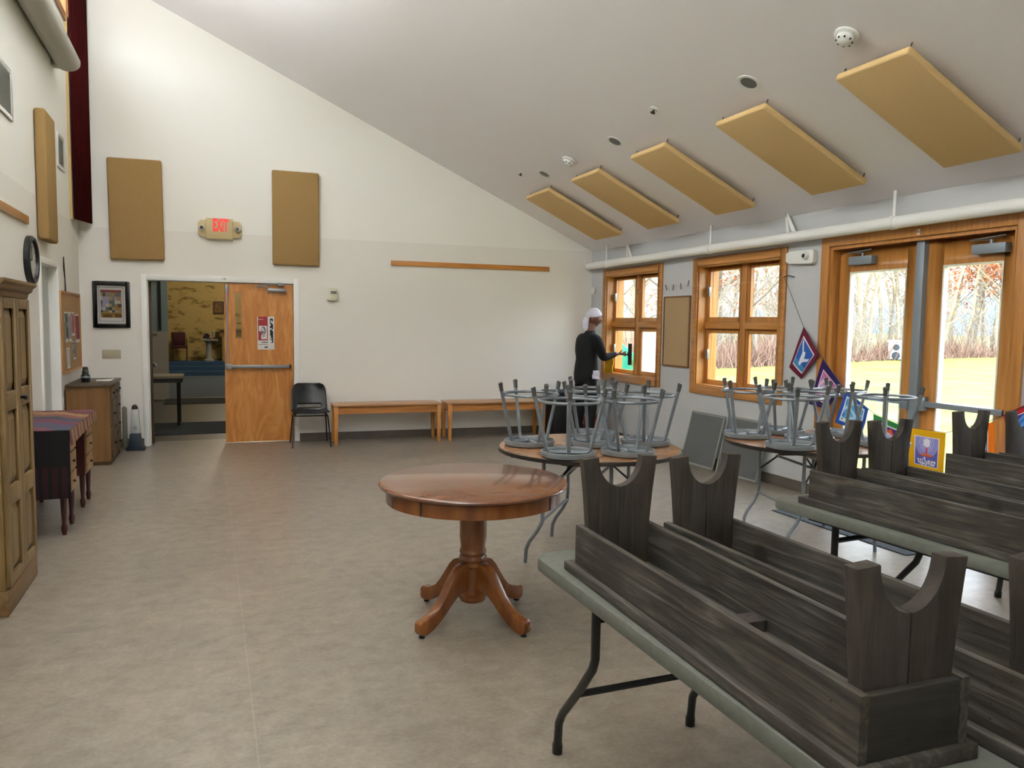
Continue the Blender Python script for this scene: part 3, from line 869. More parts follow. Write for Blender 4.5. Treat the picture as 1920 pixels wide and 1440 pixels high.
# vents
for y0, y1, z0, z1, lab in ((6.55, 7.12, 3.08, 3.47, 'large grey return grille high on the left wall, nearest'), (9.05, 9.45, 3.10, 3.45, 'small grey grille high on the left wall near the curtain')):
    r = thing('wall_vent', lab, 'vent', (XL, 0, 0))
    mb = MB(); mb.frame(y0, y1, z0, z1, .03, 0, .014); mb.build('frame', WHITE, r, bevel=.002)
    mb = MB()
    z = z0 + .035
    while z < z1 - .035: mb.add([(.002, y0 + .03, z + .012), (.012, y0 + .03, z), (.012, y1 - .03, z), (.002, y1 - .03, z + .012)], [(0, 1, 2, 3)]); z += .016
    mb.box(.0, y0 + .03, z0 + .03, .002, y1 - .03, z1 - .03)
    mb.build('louvres', mat('grey_louvre', 'dcdedb', rough=.6), r)
# light trough below the clerestory
r = thing('light_trough', 'long pale grey rounded uplight trough high on the left wall', 'light fixture', (XL, 0, 4.02))
prof = [(0.0, .13), (.03, .10)] + [(.13 + .115 * math.cos(t), .10 + .085 * math.sin(t)) for t in [PI * (1 + i / 10) for i in range(11)]] + [(.245, .13), (.235, .13), (.13, .05), (.03, .13)]
mb = MB(); mb.prism(prof, -3.0, 9.0, 'xz'); mb.build('trough', mat('grey_trough', 'a9a698', rough=.5), r, smooth=True)
mb = MB(); mb.tube([(.02, -3, .118), (.02, 9.02, .118)], .006, 6); mb.build('conduit', WHITE, r)
mb = MB(); mb.box(0, 8.9, .04, .06, 9.03, .12); mb.build('end_bracket', mat('grey_trough', 'a9a698'), r, bevel=.004)
tl_ = bpy.data.lights.new('trough_lamp', 'AREA'); tl_.shape = 'RECTANGLE'; tl_.size = .16; tl_.size_y = 10.4; tl_.energy = 225; tl_.color = (.92, .98, 1.0)
to_ = bpy.data.objects.new('trough_lamp', tl_); C.objects.link(to_); to_.location = (XL + .13, 2.4, 4.145); to_.rotation_euler = (0, PI, 0)
# maroon curtain, gathered, at the end of the clerestory
mb = MB(); n = 26
vs, fs = [], []
for j in range(2):
    z = (2.66, 5.35)[j]
    for i in range(n + 1):
        y = 9.787 + .41 * i / n
        vs.append((XL + .04 + .12 * i / n + .014 * math.sin(i * 1.7), y, z))
for i in range(n): fs.append((i, i + 1, n + 2 + i, n + 1 + i))
mb.add(vs, fs)
o = tag(solid(mb.build('curtain', mat('maroon_velvet', '330808', '460d0c', rough=.95, scale=(1, 30, 1), ns=3, spec=.1), smooth=True), .012), 'narrow dark maroon curtain hanging in the far left corner', 'curtain')
mb = MB(); mb.box(0, 0, 0, .025, .03, 2.2); tag(mb.build('curtain_board', mat('pale_wood_edge', 'c9ab72', rough=.5), loc=(XL, 9.755, 2.65)), 'thin pale wooden edge board left of the maroon curtain', 'board')
# corkboard on the left wall with papers
r = thing('cork_board', 'cork board of pinned papers on the left wall above the dresser', 'notice board', (XL, 0, 0))
mb = MB(); mb.box(0, 8.91, .985, .012, 10.16, 1.825); mb.build('cork', CORK, r)
mb = MB(); mb.frame(8.90, 10.17, .975, 1.835, .025, 0, .02); mb.build('frame', OAK_Z, r, bevel=.002)
papers = [(9.10, 9.30, 1.30, 1.62, ['4f5b46', '8a9080', 'c9c4b8'], 'leafy green flyer, leftmost on the cork board'), (9.33, 9.50, 1.30, 1.62, ['8b8698', 'b3adb8', 'cfcac2'], 'lilac flyer pinned second from the left'),
          (9.53, 9.72, 1.36, 1.62, ['a84a45', 'c9a49c', 'd5cfc6'], 'red and pink flyer pinned in the middle'), (9.76, 10.05, 1.28, 1.6, ['8a3c40', '6d4a58', 'cfcac2'], 'dark red flyer pinned at the right of the cork board'),
          (9.55, 9.75, 1.10, 1.30, ['8f9088', '5e625c', 'c9c6bd'], 'grey flyer pinned low in the middle'), (9.16, 9.36, 1.02, 1.24, ['c3bcc0', 'a89aa0', 'd8d3cc'], 'pale pink sheet pinned at lower left')]
for k, (y0, y1, z0, z1, cs, lab) in enumerate(papers):
    mb = MB()
    def pf(u, v, k=k):
        if v > .9 or v < .04 or u < .05: return 2
        return 0 if noise.cell(Vector((u * 4 + k, v * 6, k))) < .55 else 1
    paint_grid(mb, [(0, 0, z1 - z0), (0, y1 - y0, z1 - z0), (0.004, y1 - y0, 0), (0.006, 0, 0)], 12, 18, pf)
    tag(solid(mb.build('flyer', [flat(c) for c in cs], loc=(XL + .0145, y0, z0)), .001), lab, 'flyer', 'papers on the cork board')
mb = MB(); mb.tube([(0, 0, 0), (.004, -.03, .12), (.0, -.05, .26), (.006, -.09, .36)], [.008, .006, .009, .005], 6)
tag(mb.build('wooden_stick', mat('dark_stick', '251a12', rough=.8), loc=(XL + .012, 9.24, 1.83)), 'thin dark stick standing on top of the cork board', 'stick')

# right wall fixtures
r = thing('heating_pipe', 'white pipe running along the top of the right wall', 'pipe', (5.11, 0, 2.408))
mb = MB(); mb.tube([(0, 9.90, 0), (0, YB, 0)], .05, 16); mb.build('pipe', WHITE, r, smooth=True)
mb = MB(); mb.lathe([(0, 9.905), (.04, 9.90), (.052, 9.885), (.052, 9.86)], 16, axis='y'); mb.build('end_cap', WHITE, r, smooth=True)
for y in (9.35, 7.0, 4.6, 2.2, -.2):
    mb = MB(); mb.lathe([(.051, y - .02), (.056, y - .02), (.056, y + .02), (.051, y + .02)], 16, axis='y', cap=False); mb.box(-.004, y - .012, .05, .004, y + .012, .255); mb.build('clamp', WHITE, r)
for y in (8.75, 5.75):
    mb = MB(); mb.prism([(y, .05), (y + .05, .05), (y + .16, .25), (y + .13, .25)], .05, .058, 'yz'); mb.prism([(y + .1, .05), (y + .13, .05), (y + .16, .25), (y + .14, .25)], .05, .058, 'yz'); mb.build('brace', WHITE, r)
r = thing('emergency_light', 'white emergency lamp unit on the right wall between window and door', 'emergency light', (XR, 0, 0))
mb = MB(); mb.prism([(5.52, 2.165), (5.55, 2.15), (5.84, 2.165), (5.88, 2.19), (5.88, 2.27), (5.84, 2.285), (5.55, 2.285), (5.52, 2.27)], -.06, 0, 'yz'); mb.build('housing', WHITE_PL, r, bevel=.01)
for y in (5.60,):
    mb = MB(); mb.lathe([(0, -.10), (.028, -.10), (.038, -.06)], 16, (0, y, 2.225), axis='x'); h = mb.build('lamp_head', WHITE_PL, r, smooth=True)
    mb = MB(); mb.lathe([(0, -.103), (.02, -.102), (.022, -.099)], 12, (0, y, 2.225), axis='x'); mb.build('lens', DARKMETAL, h)
r = thing('motion_sensor', 'small white sensor in the far right corner above the person', 'sensor', (XR, 9.86, 2.06))
mb = MB(); mb.ball((-.03, 0, .0), (.035, .035, .06), 12); mb.build('sensor_body', WHITE_PL, r, smooth=True)
r = thing('pin_board', 'empty tan pin board with thin wooden frame between the two windows', 'notice board', (XR, 0, 0))
mb = MB(); mb.box(-.01, 7.49, 1.09, 0, 8.02, 1.91); mb.build('board', mat('tan_fabric_board', 'a58a64', 'ad926c', rough=.9, ns=120), r)
mb = MB(); mb.frame(7.48, 8.035, 1.075, 1.92, .018, -.018, 0); mb.build('frame', mat('brown_board_frame', '80582c', rough=.5), r, bevel=.002)
# insect screens leaning on the right wall
MESHM = glass_mat('grey_screen_mesh', tint='dcdcdc', extra='a9acae', fac=.6)
def leaning_screen(y0, y1, xb, h, label, tiltroll=0.0):
    r = thing('window_screen', label, 'screen', (xb, (y0 + y1) / 2, 0.004), (tiltroll, math.atan2(XR - .01 - xb, h), 0))
    hw = (y1 - y0) / 2
    mb = MB(); mb.frame(-hw, hw, 0, h, .022, -.012, 0); mb.build('frame', mat('grey_aluminium', '9a9c98', rough=.45, metal=.3), r, bevel=.002)
    mb = MB(); mb.box(-.007, -hw + .022, .022, -.006, hw - .022, h - .022); mb.build('mesh', MESHM, r)
leaning_screen(6.75, 7.36, 5.06, .60, 'grey framed insect screen leaning on the right wall, left one')
leaning_screen(6.04, 6.70, 5.06, .62, 'grey framed insect screen leaning on the right wall behind the round table, right one')

# ceiling fixtures
def on_ceiling(name, label, cat, x, y):
    return thing(name, label, cat, (x, y, ceil_z(x)), (0, math.atan(SL), 0))
for (x, y), lab in zip(((3.693, 4.666), (3.690, 6.635), (3.708, 8.343)), ('nearest recessed ceiling downlight, by the nearer burlap panels', 'middle recessed ceiling downlight', 'farthest recessed ceiling downlight')):
    r = on_ceiling('downlight', lab, 'ceiling light', x, y)
    mb = MB(); mb.lathe([(.062, -.004), (.085, -.006), (.088, .0), (.062, .0)], 28, cap=False); mb.build('trim_ring', WHITE, r, smooth=True)
    mb = MB(); mb.lathe([(.0, -.002), (.062, -.003), (.062, .0)], 28); mb.build('reflector', mat('dull_reflector', '6d6e6b', rough=.5, spec=.3), r)
for (x, y), lab in zip(((3.556, 5.721), (3.561, 8.696)), ('small dark sprinkler head on the ceiling, nearer one', 'small dark sprinkler head on the ceiling near the far wall')):
    r = on_ceiling('sprinkler', lab, 'sprinkler', x, y)
    mb = MB(); mb.lathe([(.04, -.001), (.035, -.008), (.02, -.012), (.0, -.012)], 16); mb.build('escutcheon', WHITE, r, smooth=True)
    mb = MB(); mb.tube([(0, 0, -.01), (0, 0, -.04)], .008, 8); mb.lathe([(.0, -.042), (.022, -.04), (.022, -.037)], 12); mb.build('head', mat('dark_brass', '2b2620', metal=.4), r)
for (x, y), lab in zip(((3.662, 3.716), (3.672, 7.611)), ('white smoke detector on the ceiling beside the nearest burlap panel', 'white smoke detector on the ceiling between the far downlights')):
    r = on_ceiling('smoke_detector', lab, 'smoke detector', x, y)
    mb = MB(); mb.lathe([(.075, 0), (.075, -.012), (.06, -.02)], 28); mb.build('base_plate', WHITE_PL, r, smooth=True)
    mb = MB(); mb.lathe([(.055, -.018), (.05, -.045), (.03, -.06), (0, -.062)], 24); b_ = mb.build('chamber', WHITE_PL, r, smooth=True)
    mb = MB()
    for k in range(8):
        a_ = k * PI / 4; mb.ball((.047 * math.cos(a_), .047 * math.sin(a_), -.046), .007, 6)
    mb.build('openings', INK, b_)

# ------------------------------------------------------------------ furniture along the left wall
# wardrobe
r = thing('wardrobe', 'tall antique pine wardrobe with panelled doors at the left edge', 'wardrobe', (0, 0, 0))
FX, Y0, Y1 = -1.0, 4.535, 5.235
mb = MB(); mb.box(XL + .01, Y0, .12, FX, Y1, 1.68); mb.build('body', PINE, r)
mb = MB(); mb.box(XL + .01, Y0 - .012, 0, FX + .014, Y1 + .012, .13); mb.build('plinth', PINE_H, r, bevel=.004)
mb = MB(); mb.prism([(XL + .01, 1.66), (FX + .005, 1.66), (FX + .012, 1.69), (FX + .03, 1.70), (FX + .035, 1.72), (FX + .055, 1.735), (FX + .055, 1.752), (XL + .01, 1.752)], Y0 - .035, Y1 + .035, 'xz'); mb.build('cornice', PINE_H, r, bevel=.003)
midy = (Y0 + Y1) / 2
rows = [(.20, .56), (.66, 1.06), (1.16, 1.60)]
for di, (a, b) in enumerate(((Y0 + .02, midy - .003), (midy + .003, Y1 - .015))):
    mb = MB(); t = .022; sw = .06
    mb.box(FX, a, .145, FX + t, a + sw, 1.655); mb.box(FX, b - sw, .145, FX + t, b, 1.655)
    zs = [.145, rows[0][0], rows[0][1], rows[1][0], rows[1][1], rows[2][0], rows[2][1], 1.655]
    for i in range(0, 8, 2): mb.box(FX, a + sw, zs[i], FX + t, b - sw, zs[i + 1])
    dr = mb.build('door', PINE, r, bevel=.002)
    for z0, z1 in rows:
        mb = MB(); mb.box(FX, a + sw, z0, FX + .003, b - sw, z1, 1)
        p, q, s_, t_ = a + sw + .012, b - sw - .012, z0 + .014, z1 - .014
        mb.add([(FX + .003, p, s_), (FX + .003, q, s_), (FX + .003, q, t_), (FX + .003, p, t_), (FX + .017, p + .03, s_ + .035), (FX + .017, q - .03, s_ + .035), (FX + .017, q - .03, t_ - .035), (FX + .017, p + .03, t_ - .035)],
               [(0, 1, 5, 4), (1, 2, 6, 5), (2, 3, 7, 6), (3, 0, 4, 7), (4, 5, 6, 7)], 0)
        mb.build('raised_panel', [PINE, PINE_DK], dr)
    if di == 1:
        mb = MB(); mb.lathe([(.006, FX + .022), (.008, FX + .035), (.016, FX + .045), (.012, FX + .055), (0, FX + .058)], 14, (0, a + .03, 1.11), axis='x'); mb.build('knob', BLACK, dr, smooth=True)
# kneehole desk
DARKRED = mat('dark_mahogany', '3a1411', '491b16', rough=.4, scale=(8, 8, 1), ns=2)
TANDR = mat('tan_drawer_front', '8c6a42', '9c7950', rough=.45, scale=(8, 1, 8), ns=3)
r = thing('kneehole_desk', 'mahogany kneehole desk with slender legs beside the wardrobe', 'desk', (0, 0, 0))
FX = -.96
mb = MB(); mb.box(XL + .03, 6.10, .735, FX + .03, 7.40, .76); mb.build('top', DARKRED, r, bevel=.004)
for (a, b) in ((6.13, 6.51), (7.0, 7.37)):
    mb = MB(); mb.box(XL + .04, a, .27, FX, b, .7349); pd = mb.build('pedestal', DARKRED, r)
    for k in range(3):
        z0 = .29 + k * .15
        mb = MB(); mb.box(FX, a + .025, z0, FX + .016, b - .025, z0 + .135); dw = mb.build('drawer', TANDR, pd, bevel=.004)
        mb = MB(); mb.lathe([(.005, FX + .016), (.012, FX + .03), (0, FX + .036)], 10, (0, (a + b) / 2, z0 + .07), axis='x'); mb.build('knob', BLACK, dw)
    for y in (a + .03, b - .03):
        for x in (XL + .075, FX - .025):
            mb = MB(); mb.lathe([(.022, .27), (.02, .2), (.014, .08), (.02, .06), (.021, .04), (.013, 0)], 10, (x, y, 0)); mb.build('leg', DARKRED, r, smooth=True)
mb = MB(); mb.box(XL + .04, 6.51, .62, FX - .01, 7.0, .7349); mb.build('middle_drawer', TANDR, r)
# striped cloth over the desk
STR = ['54202c', '6a3644', '3a4452', '493a52', '602a38', '323c48', '6e4238', '8a6a44']
def clothfn(u, v): return min(7, int((u * 1.0 + .04 * math.sin(v * 9)) * 8))
mb = MB()
ax, bx = XL + .02, FX + .036
prof = [(ax, 6.085, .762), (bx, 6.085, .762)]
paint_grid(mb, [(ax, 6.09, .763), (bx, 6.09, .763), (bx, 7.42, .763), (ax, 7.42, .763)], 16, 30, lambda u, v: int((v * 8 + u * 2 + .3 * math.sin(u * 9))) % 8)
paint_grid(mb, [(bx, 6.09, .763), (bx, 7.42, .763), (bx + .01, 7.42, .685), (bx + .012, 6.09, .655)], 40, 8, lambda u, v: (7 if int(u * 26) % 3 else 4))
paint_grid(mb, [(bx, 6.088, .763), (ax, 6.088, .763), (ax, 6.082, .28), (bx, 6.082, .28)], 24, 30, lambda u, v: 8 if v < .55 or u > .9 else (9 if int(u * 24) % 3 else 8))
mb.T = Matrix.Identity(4)
tag(solid(mb.build('striped_cloth', [flat(c, .95) for c in STR] + [flat('120c0f', .95), flat('2d1015', .95)]), .004, 1), 'striped purple and blue cloth with dark fringed end over the desk', 'cloth')
# dresser
r = thing('dresser', 'brown pine dresser with drawers in the far left corner', 'dresser', (0, 0, 0))
FX = -.985
mb = MB(); mb.box(XL + .02, 9.01, .04, FX, 9.94, .84); mb.build('body', mat('brown_pine_side', '6f4d26', '7f5a30', rough=.45, scale=(9, 9, .8), ns=2.6), r)
mb = MB(); mb.box(XL + .02, 8.98, .84, FX + .02, 9.97, .866); mb.build('top', PINE_TOP, r, bevel=.004)
mb = MB(); mb.box(XL + .03, 9.02, 0, FX - .01, 9.93, .04); mb.build('plinth', PINE_DK, r)
DF = mat('dresser_drawer_front', '503c22', '604a2c', rough=.5, scale=(9, 1, 9), ns=3)
for a, b, c_, d_ in [(9.03, 9.32, .70, .82), (9.33, 9.62, .70, .82), (9.63, 9.92, .70, .82), (9.03, 9.47, .38, .68), (9.03, 9.47, .06, .36), (9.48, 9.92, .48, .68), (9.48, 9.92, .27, .47), (9.48, 9.92, .06, .26)]:
    mb = MB(); mb.box(FX, a, c_, FX + .012, b, d_); dw = mb.build('drawer', DF, r, bevel=.003)
    mb = MB(); mb.lathe([(.006, FX + .012), (.014, FX + .03), (0, FX + .036)], 10, (0, (a + b) / 2, (c_ + d_) / 2), axis='x'); mb.build('knob', BLACK, dw)
r = thing('travel_flask', 'black and silver flask standing on the dresser', 'flask', (-1.25, 9.35, .866))
mb = MB(); mb.lathe([(.04, 0), (.045, .01), (.045, .07), (.03, .09)], 20); mb.build('body', BLACK_PL, r, smooth=True)
mb = MB(); mb.lathe([(.0455, .045), (.047, .05), (.047, .06), (.0455, .065)], 20, cap=False); mb.build('band', STEEL, r, smooth=True)
mb = MB(); mb.lathe([(.032, .09), (.034, .11), (.03, .125), (.026, .13), (.028, .15), (.02, .165), (0, .167)], 20); mb.build('lid', mat('dark_green_lid', '2c3329', rough=.4), r, smooth=True)
mb = MB(); paint_grid(mb, [(0, 0, .001), (.14, .02, .001), (.16, .24, .012), (-.02, .22, .001)], 4, 4, lambda u, v: 0, wave=.002)
tag(solid(mb.build('paper_sheet', PAPER, loc=(-1.16, 9.42, .867)), .001), 'loose white paper lying on the dresser', 'paper')
# upright cleaner and folded board in the corner
r = thing('upright_vacuum', 'white and navy upright vacuum standing beside the dresser', 'vacuum', (-.83, 9.98, 0))
NAVY = mat('navy_plastic', '0f2030', rough=.4)
mb = MB(); mb.prism([(-.10, 0), (.105, 0), (.105, .035), (.07, .06), (.055, .20), (-.055, .20), (-.07, .06), (-.10, .035)], -.07, .07, 'xz'); mb.build('base', NAVY, r, bevel=.008)
mb = MB(); mb.prism([(-.052, .2), (.058, .2), (.04, .49), (-.038, .49)], -.045, .045, 'xz'); mb.build('body', mat('offwhite_plastic', 'b9bab6', rough=.4), r, bevel=.012)
mb = MB(); mb.lathe([(.0, -.05), (.022, -.05), (.022, -.045)], 16, (.0, 0, .27), axis='y'); mb.build('dial', flat('8a8f92'), r)
mb = MB(); mb.ball((0, 0, .50), (.035, .035, .045), 14); mb.build('cap', mat('dark_brown_plastic', '2a1a1c', rough=.4), r, smooth=True)
mb = MB(); mb.prism([(0, 0), (.05, 0), (.05, .50), (.02, .52), (0, .50)], 0, .035, 'xz')
tag(mb.build('folded_board', mat('grey_brown_board', '77705f', rough=.7), loc=(-.965, 10.02, 0), rot=(0, 0, .2), bevel=.004), 'narrow grey-brown folded board between dresser and vacuum', 'board')

# ------------------------------------------------------------------ along the far wall
# stacking chair
r = thing('stacking_chair', 'black plastic stacking chair beside the closed door leaf', 'chair', (1.175, 9.80, 0), FWR)
SH = .43
mb = MB(); nx, ny = 24, 36
vs, fs = [], []
for j in range(ny + 1):          # shell from front edge of seat over to the top of the back
    t = j / ny
    if t < .5:
        s_ = t / .5; y = -.22 + .40 * s_; z = SH - .012 + .012 * (2 * s_ - 1) ** 2 - .01 * s_ + (0.0 if s_ > .1 else -.012)
    else:
        s_ = (t - .5) / .5; y = .18 + .10 * math.sin(s_ * 1.3); z = SH - .01 + .345 * s_
    w = .225 if t < .45 else (.225 - .012 * ((t - .45) / .55))
    if t > .84: w -= .075 * (1 - math.sqrt(max(0, 1 - ((t - .84) / .16) ** 2)))
    for i in range(nx + 1):
        u = i / nx * 2 - 1
        cz = .02 * u * u if t < .5 else 0; cy = -.035 * u * u if t >= .5 else 0
        vs.append((u * w, y + cy, z + cz))
for j in range(ny):
    for i in range(nx):
        t = (j + .5) / ny; u = (i + .5) / nx * 2 - 1
        if .555 < t < .625 and abs(u) < .66: continue        # hand-hold slot
        a = j * (nx + 1) + i
        fs.append((a, a + 1, a + nx + 2, a + nx + 1))
mb.add(vs, fs)
sh = mb.build('shell', BLACK_PL, r, smooth=True, angle=1.2); solid(sh, .007)
for sx in (-1, 1):
    for yt, yb in ((-.12, -.26), (.12, .255)):
        mb = MB(); mb.tube([(sx * .18, yt, SH - .02), (sx * .205, yt + (yb - yt) * .2, SH - .06), (sx * .232, yb, 0)], .009, 8)
        mb.build('leg', BLACK, r, smooth=True)
mb = MB()
for y in (-.15, .14): mb.tube([(-.205, y, SH - .045), (.205, y, SH - .045)], .008, 8)
for x in (-.2, .2): mb.tube([(x, -.15, SH - .045), (x, .14, SH - .045)], .008, 8)
mb.build('seat_frame', BLACK, r, smooth=True)
# two wooden benches
def wall_bench(u, label):
    r = thing('wooden_bench', label, 'bench', tuple(fw(u, 0, .30)), FWR, 'long wooden benches by the far wall')
    L, D, H = 1.40, .36, .512
    mb = MB(); mb.box(-L / 2, -D / 2 - .02, H - .022, L / 2, D / 2 + .02, H); mb.build('seat', TOPWOOD, r, bevel=.004)
    for y in (-D / 2 + .012, D / 2 - .03):
        mb = MB(); mb.box(-L / 2 + .06, y, H - .12, L / 2 - .06, y + .018, H - .022); mb.build('apron', OAK_X, r)
    for x in (-L / 2 + .02, L / 2 - .04):
        mb = MB(); mb.box(x, -D / 2 + .05, H - .12, x + .018, D / 2 - .05, H - .022); mb.build('end_rail', OAK_X, r)
    for sx in (-1, 1):
        for sy in (-1, 1):
            x, y = sx * (L / 2 - .035), sy * (D / 2 - .012)
            mb = MB(); w0, w1 = .028, .02
            mb.add([(x - w0, y - w0, H - .022), (x + w0, y - w0, H - .022), (x + w0, y + w0, H - .022), (x - w0, y + w0, H - .022), (x - w1, y - w1, 0), (x + w1, y - w1, 0), (x + w1, y + w1, 0), (x - w1, y + w1, 0)],
                   [(0, 1, 2, 3), (4, 7, 6, 5), (0, 4, 5, 1), (1, 5, 6, 2), (2, 6, 7, 3), (3, 7, 4, 0)])
            mb.build('leg', OAK_Z, r, bevel=.003)
wall_bench(2.165, 'long low wooden bench against the far wall, next to the black chair')
wall_bench(3.645, 'long low wooden bench against the far wall, ending behind the round table')
# bin in the corner, bucket, rags
r = thing('storage_bin', 'black plastic bin in the far right corner behind the stools', 'bin', (4.66, 9.78, 0))
mb = MB(); mb.prism([(-.17, 0), (.17, 0), (.21, .6), (-.21, .6)], -.14, .14, 'xz'); mb.build('tub', mat('charcoal_plastic', '1b1c1d', rough=.5), r, bevel=.01)
mb = MB(); mb.box(-.235, -.165, .585, .235, .165, .63); mb.build('lid', mat('charcoal_plastic_lid', '303335', rough=.5), r, bevel=.01)
r = thing('red_bucket', 'red square plastic bucket on the floor behind the stools', 'bucket', (5.00, 9.42, 0))
mb = MB(); mb.prism([(-.09, 0), (.09, 0), (.115, .27), (-.115, .27)], -.1, .1, 'xz'); mb.build('pail', mat('red_plastic', 'c2230c', rough=.4), r, bevel=.01)
mb = MB(); mb.frame(-.122, .122, -.107, .107, .012, .262, .275, 'xy'); mb.build('rim', mat('red_plastic', 'c2230c'), r)
mb = MB(); mb.ball((0, 0, .0), (.05, .06, .03), 10); mb.ball((.03, -.02, .015), (.04, .04, .03), 10)
tag(mb.build('cleaning_rag', mat('grey_green_cloth', '6e7068', rough=.95, bump=.4, ns=30), loc=(5.03, 9.36, .295), smooth=True), 'crumpled grey rag draped over the red bucket', 'cloth')

# ------------------------------------------------------------------ tables
# round pedestal table
r = thing('pedestal_table', 'round polished cherry wood pedestal table with four curved feet', 'table', (1.275, 3.712, 0))
mb = MB(); R0 = .492
mb.lathe([(0, .705), (R0 - .035, .705), (R0 - .02, .712), (R0 - .006, .718), (R0, .728), (R0 - .004, .735), (R0 - .014, .74), (0, .74)], 96); mb.build('tabletop', CHERRY, r, smooth=True)
mb = MB(); mb.lathe([(R0 - .06, .705), (R0 - .038, .705), (R0 - .038, .64), (R0 - .06, .64), (R0 - .06, .705)], 96, cap=False); ap = mb.build('apron', CHERRY_D, r, smooth=True)
mb = MB()
for a_ in (-142, -38 - 15, 38, 142):
    a_ = math.radians(a_); c_, s_ = math.cos(a_), math.sin(a_); q = R0 - .0375
    mb.T = Matrix.Rotation(a_, 4, 'Z'); mb.box(q - .004, -.004, .641, q + .002, .004, .704)
mb.T = Matrix.Identity(4); mb.build('leaf_joint', flat('2a1406'), ap)
mb = MB(); mb.lathe([(.09, .705), (.09, .66), (.066, .65), (.066, .60), (.071, .52), (.071, .44), (.064, .385), (.068, .375), (.072, .362), (.068, .350), (.066, .345), (.073, .335), (.074, .322), (.066, .312), (.066, .29), (.058, .28), (.058, .14), (.07, .13), (.074, .115), (.066, .10), (.05, .092), (0, .09)], 48)
mb.build('column', CHERRY_D, r, smooth=True)
lp = [(.05, .305), (.09, .308), (.125, .30), (.155, .275), (.185, .235), (.215, .185), (.25, .14), (.29, .108), (.33, .098), (.375, .097), (.384, .088), (.384, .035), (.372, .018), (.335, .014), (.295, .03), (.25, .058), (.21, .095), (.175, .135), (.14, .155), (.10, .16), (.05, .16)]
lp = [(.05, .305), (.09, .308), (.125, .295), (.155, .265), (.19, .215), (.225, .165), (.265, .122), (.305, .10), (.345, .088), (.372, .086), (.384, .075), (.384, .032), (.372, .016), (.335, .014), (.295, .028), (.25, .055), (.205, .09), (.165, .125), (.13, .15), (.09, .165), (.05, .17)]
for k in range(4):
    mb = MB(); mb.T = Matrix.Rotation(math.radians(27 + 90 * k), 4, 'Z'); mb.prism(lp, -.026, .026, 'xz'); lg = mb.build('leg', CHERRY_D, r, bevel=.006)
    mb = MB(); a_ = math.radians(27 + 90 * k); mb.lathe([(.012, .02), (.012, .008), (.016, .006), (.016, 0)], 12, (.358 * math.cos(a_), .358 * math.sin(a_), 0)); mb.build('foot_pad', BLACK, lg)

# round folding tables
FOLDTOP = mat('walnut_laminate', '8a6040', 'a07450', rough=.22, scale=(1, 5, 1), ns=4, ramp=(.3, .7))
def round_table(loc, rz, label, feet):
    r = thing('round_folding_table', label, 'table', loc, 0, None)
    mb = MB(); mb.lathe([(0, .722), (.603, .722), (.603, .74), (0, .74)], 96); mb.build('tabletop', FOLDTOP, r)
    mb = MB(); mb.lathe([(.6032, .715), (.612, .716), (.612, .738), (.606, .7415), (.6032, .7405)], 96, cap=False); mb.build('edge_band', mat('dark_edge', '231d19', rough=.4), r, smooth=True)
    ax = Vector((math.cos(rz), math.sin(rz), 0)); ay = Vector((-math.sin(rz), math.cos(rz), 0))
    mb = MB()
    mb.T = Matrix.Rotation(rz, 4, 'Z'); mb.box(-.42, -.4, .70, .42, -.36, .7219); mb.box(-.42, .36, .70, .42, .4, .7219); mb.box(-.06, -.5, .69, .06, .5, .7219)
    mb.build('under_frame', mat('dark_brown_batten', '5a3a1e', rough=.6), r)
    for s_ in (-1, 1):
        W = lambda x, y, z: tuple(ax * (s_ * x) + ay * y + Vector((0, 0, z)))
        for y in (-.33, .33):
            mb = MB(); mb.tube([W(.22, y, .70), W(.22, y, .34), W(.225, y, .28), W(.255, y, .22), W(.31, y, .14), W(.33, y, .09), W(.335, y, 0)], .0125, 10)
            lg = mb.build('leg', GREY_METAL, r, smooth=True)
            mb = MB(); mb.tube([W(.02, y * .55, .70), W(.11, y * .8, .58), W(.22, y, .47)], .008, 6); mb.build('brace', DARKMETAL, lg)
        for pp in ([W(.225, -.33, .29), W(.225, .33, .29)], [W(.11, -.28, .58), W(.11, .28, .58)]):
            mb = MB(); mb.tube(pp, .010, 8); mb.build('crossbar', GREY_METAL, r, smooth=True)
        mb = MB(); 
        mb.T = Matrix.Rotation(rz, 4, 'Z'); mb.box(s_ * .22 - .03, -.38, .69, s_ * .22 + .03, .38, .7005); mb.build('hinge_plate', DARKMETAL, r)
    return r
RT1 = (2.37, 4.52, 0); RT2 = (4.07, 4.30, 0)
round_table(RT1, math.radians(140), 'round brown folding table carrying six stools behind the pedestal table', None)
round_table(RT2, math.radians(-14), 'round brown folding table carrying six stools near the glazed door', None)

# stools standing upside down on the tables
def make_stool():
    r = thing('stool', '', 'stool', (0, 0, 0))
    mb = MB(); mb.lathe([(0, 0), (.155, 0), (.168, .006), (.171, .018), (.171, .036), (.166, .038), (.163, .034), (.162, .016), (.15, .012), (0, .012)], 40)
    mb.build('seat', GREY_SEAT, r, smooth=True)
    for k in range(4):
        a_ = k * PI / 2; c_, s_ = math.cos(a_), math.sin(a_)
        P = lambda rr, z: (rr * c_, rr * s_, z)
        mb = MB(); mb.tube([P(.01, .024), P(.105, .024), P(.122, .028), P(.134, .04), P(.140, .06), P(.220, .395)], .0115, 10)
        lg = mb.build('leg', GREY_METAL, r, smooth=True)
        mb = MB(); mb.tube([P(.214, .37), P(.219, .395), P(.2235, .422), P(.225, .425)], [.0128, .0135, .0155, .0125], 12); mb.build('rubber_foot', RUBBER, lg, smooth=True)
    mb = MB(); mb.tube([(.188 * math.cos(t * 2 * PI / 48), .188 * math.sin(t * 2 * PI / 48), .345) for t in range(48)], .0095, 8, closed=True)
    mb.build('foot_ring', GREY_METAL, r, smooth=True)
    return r
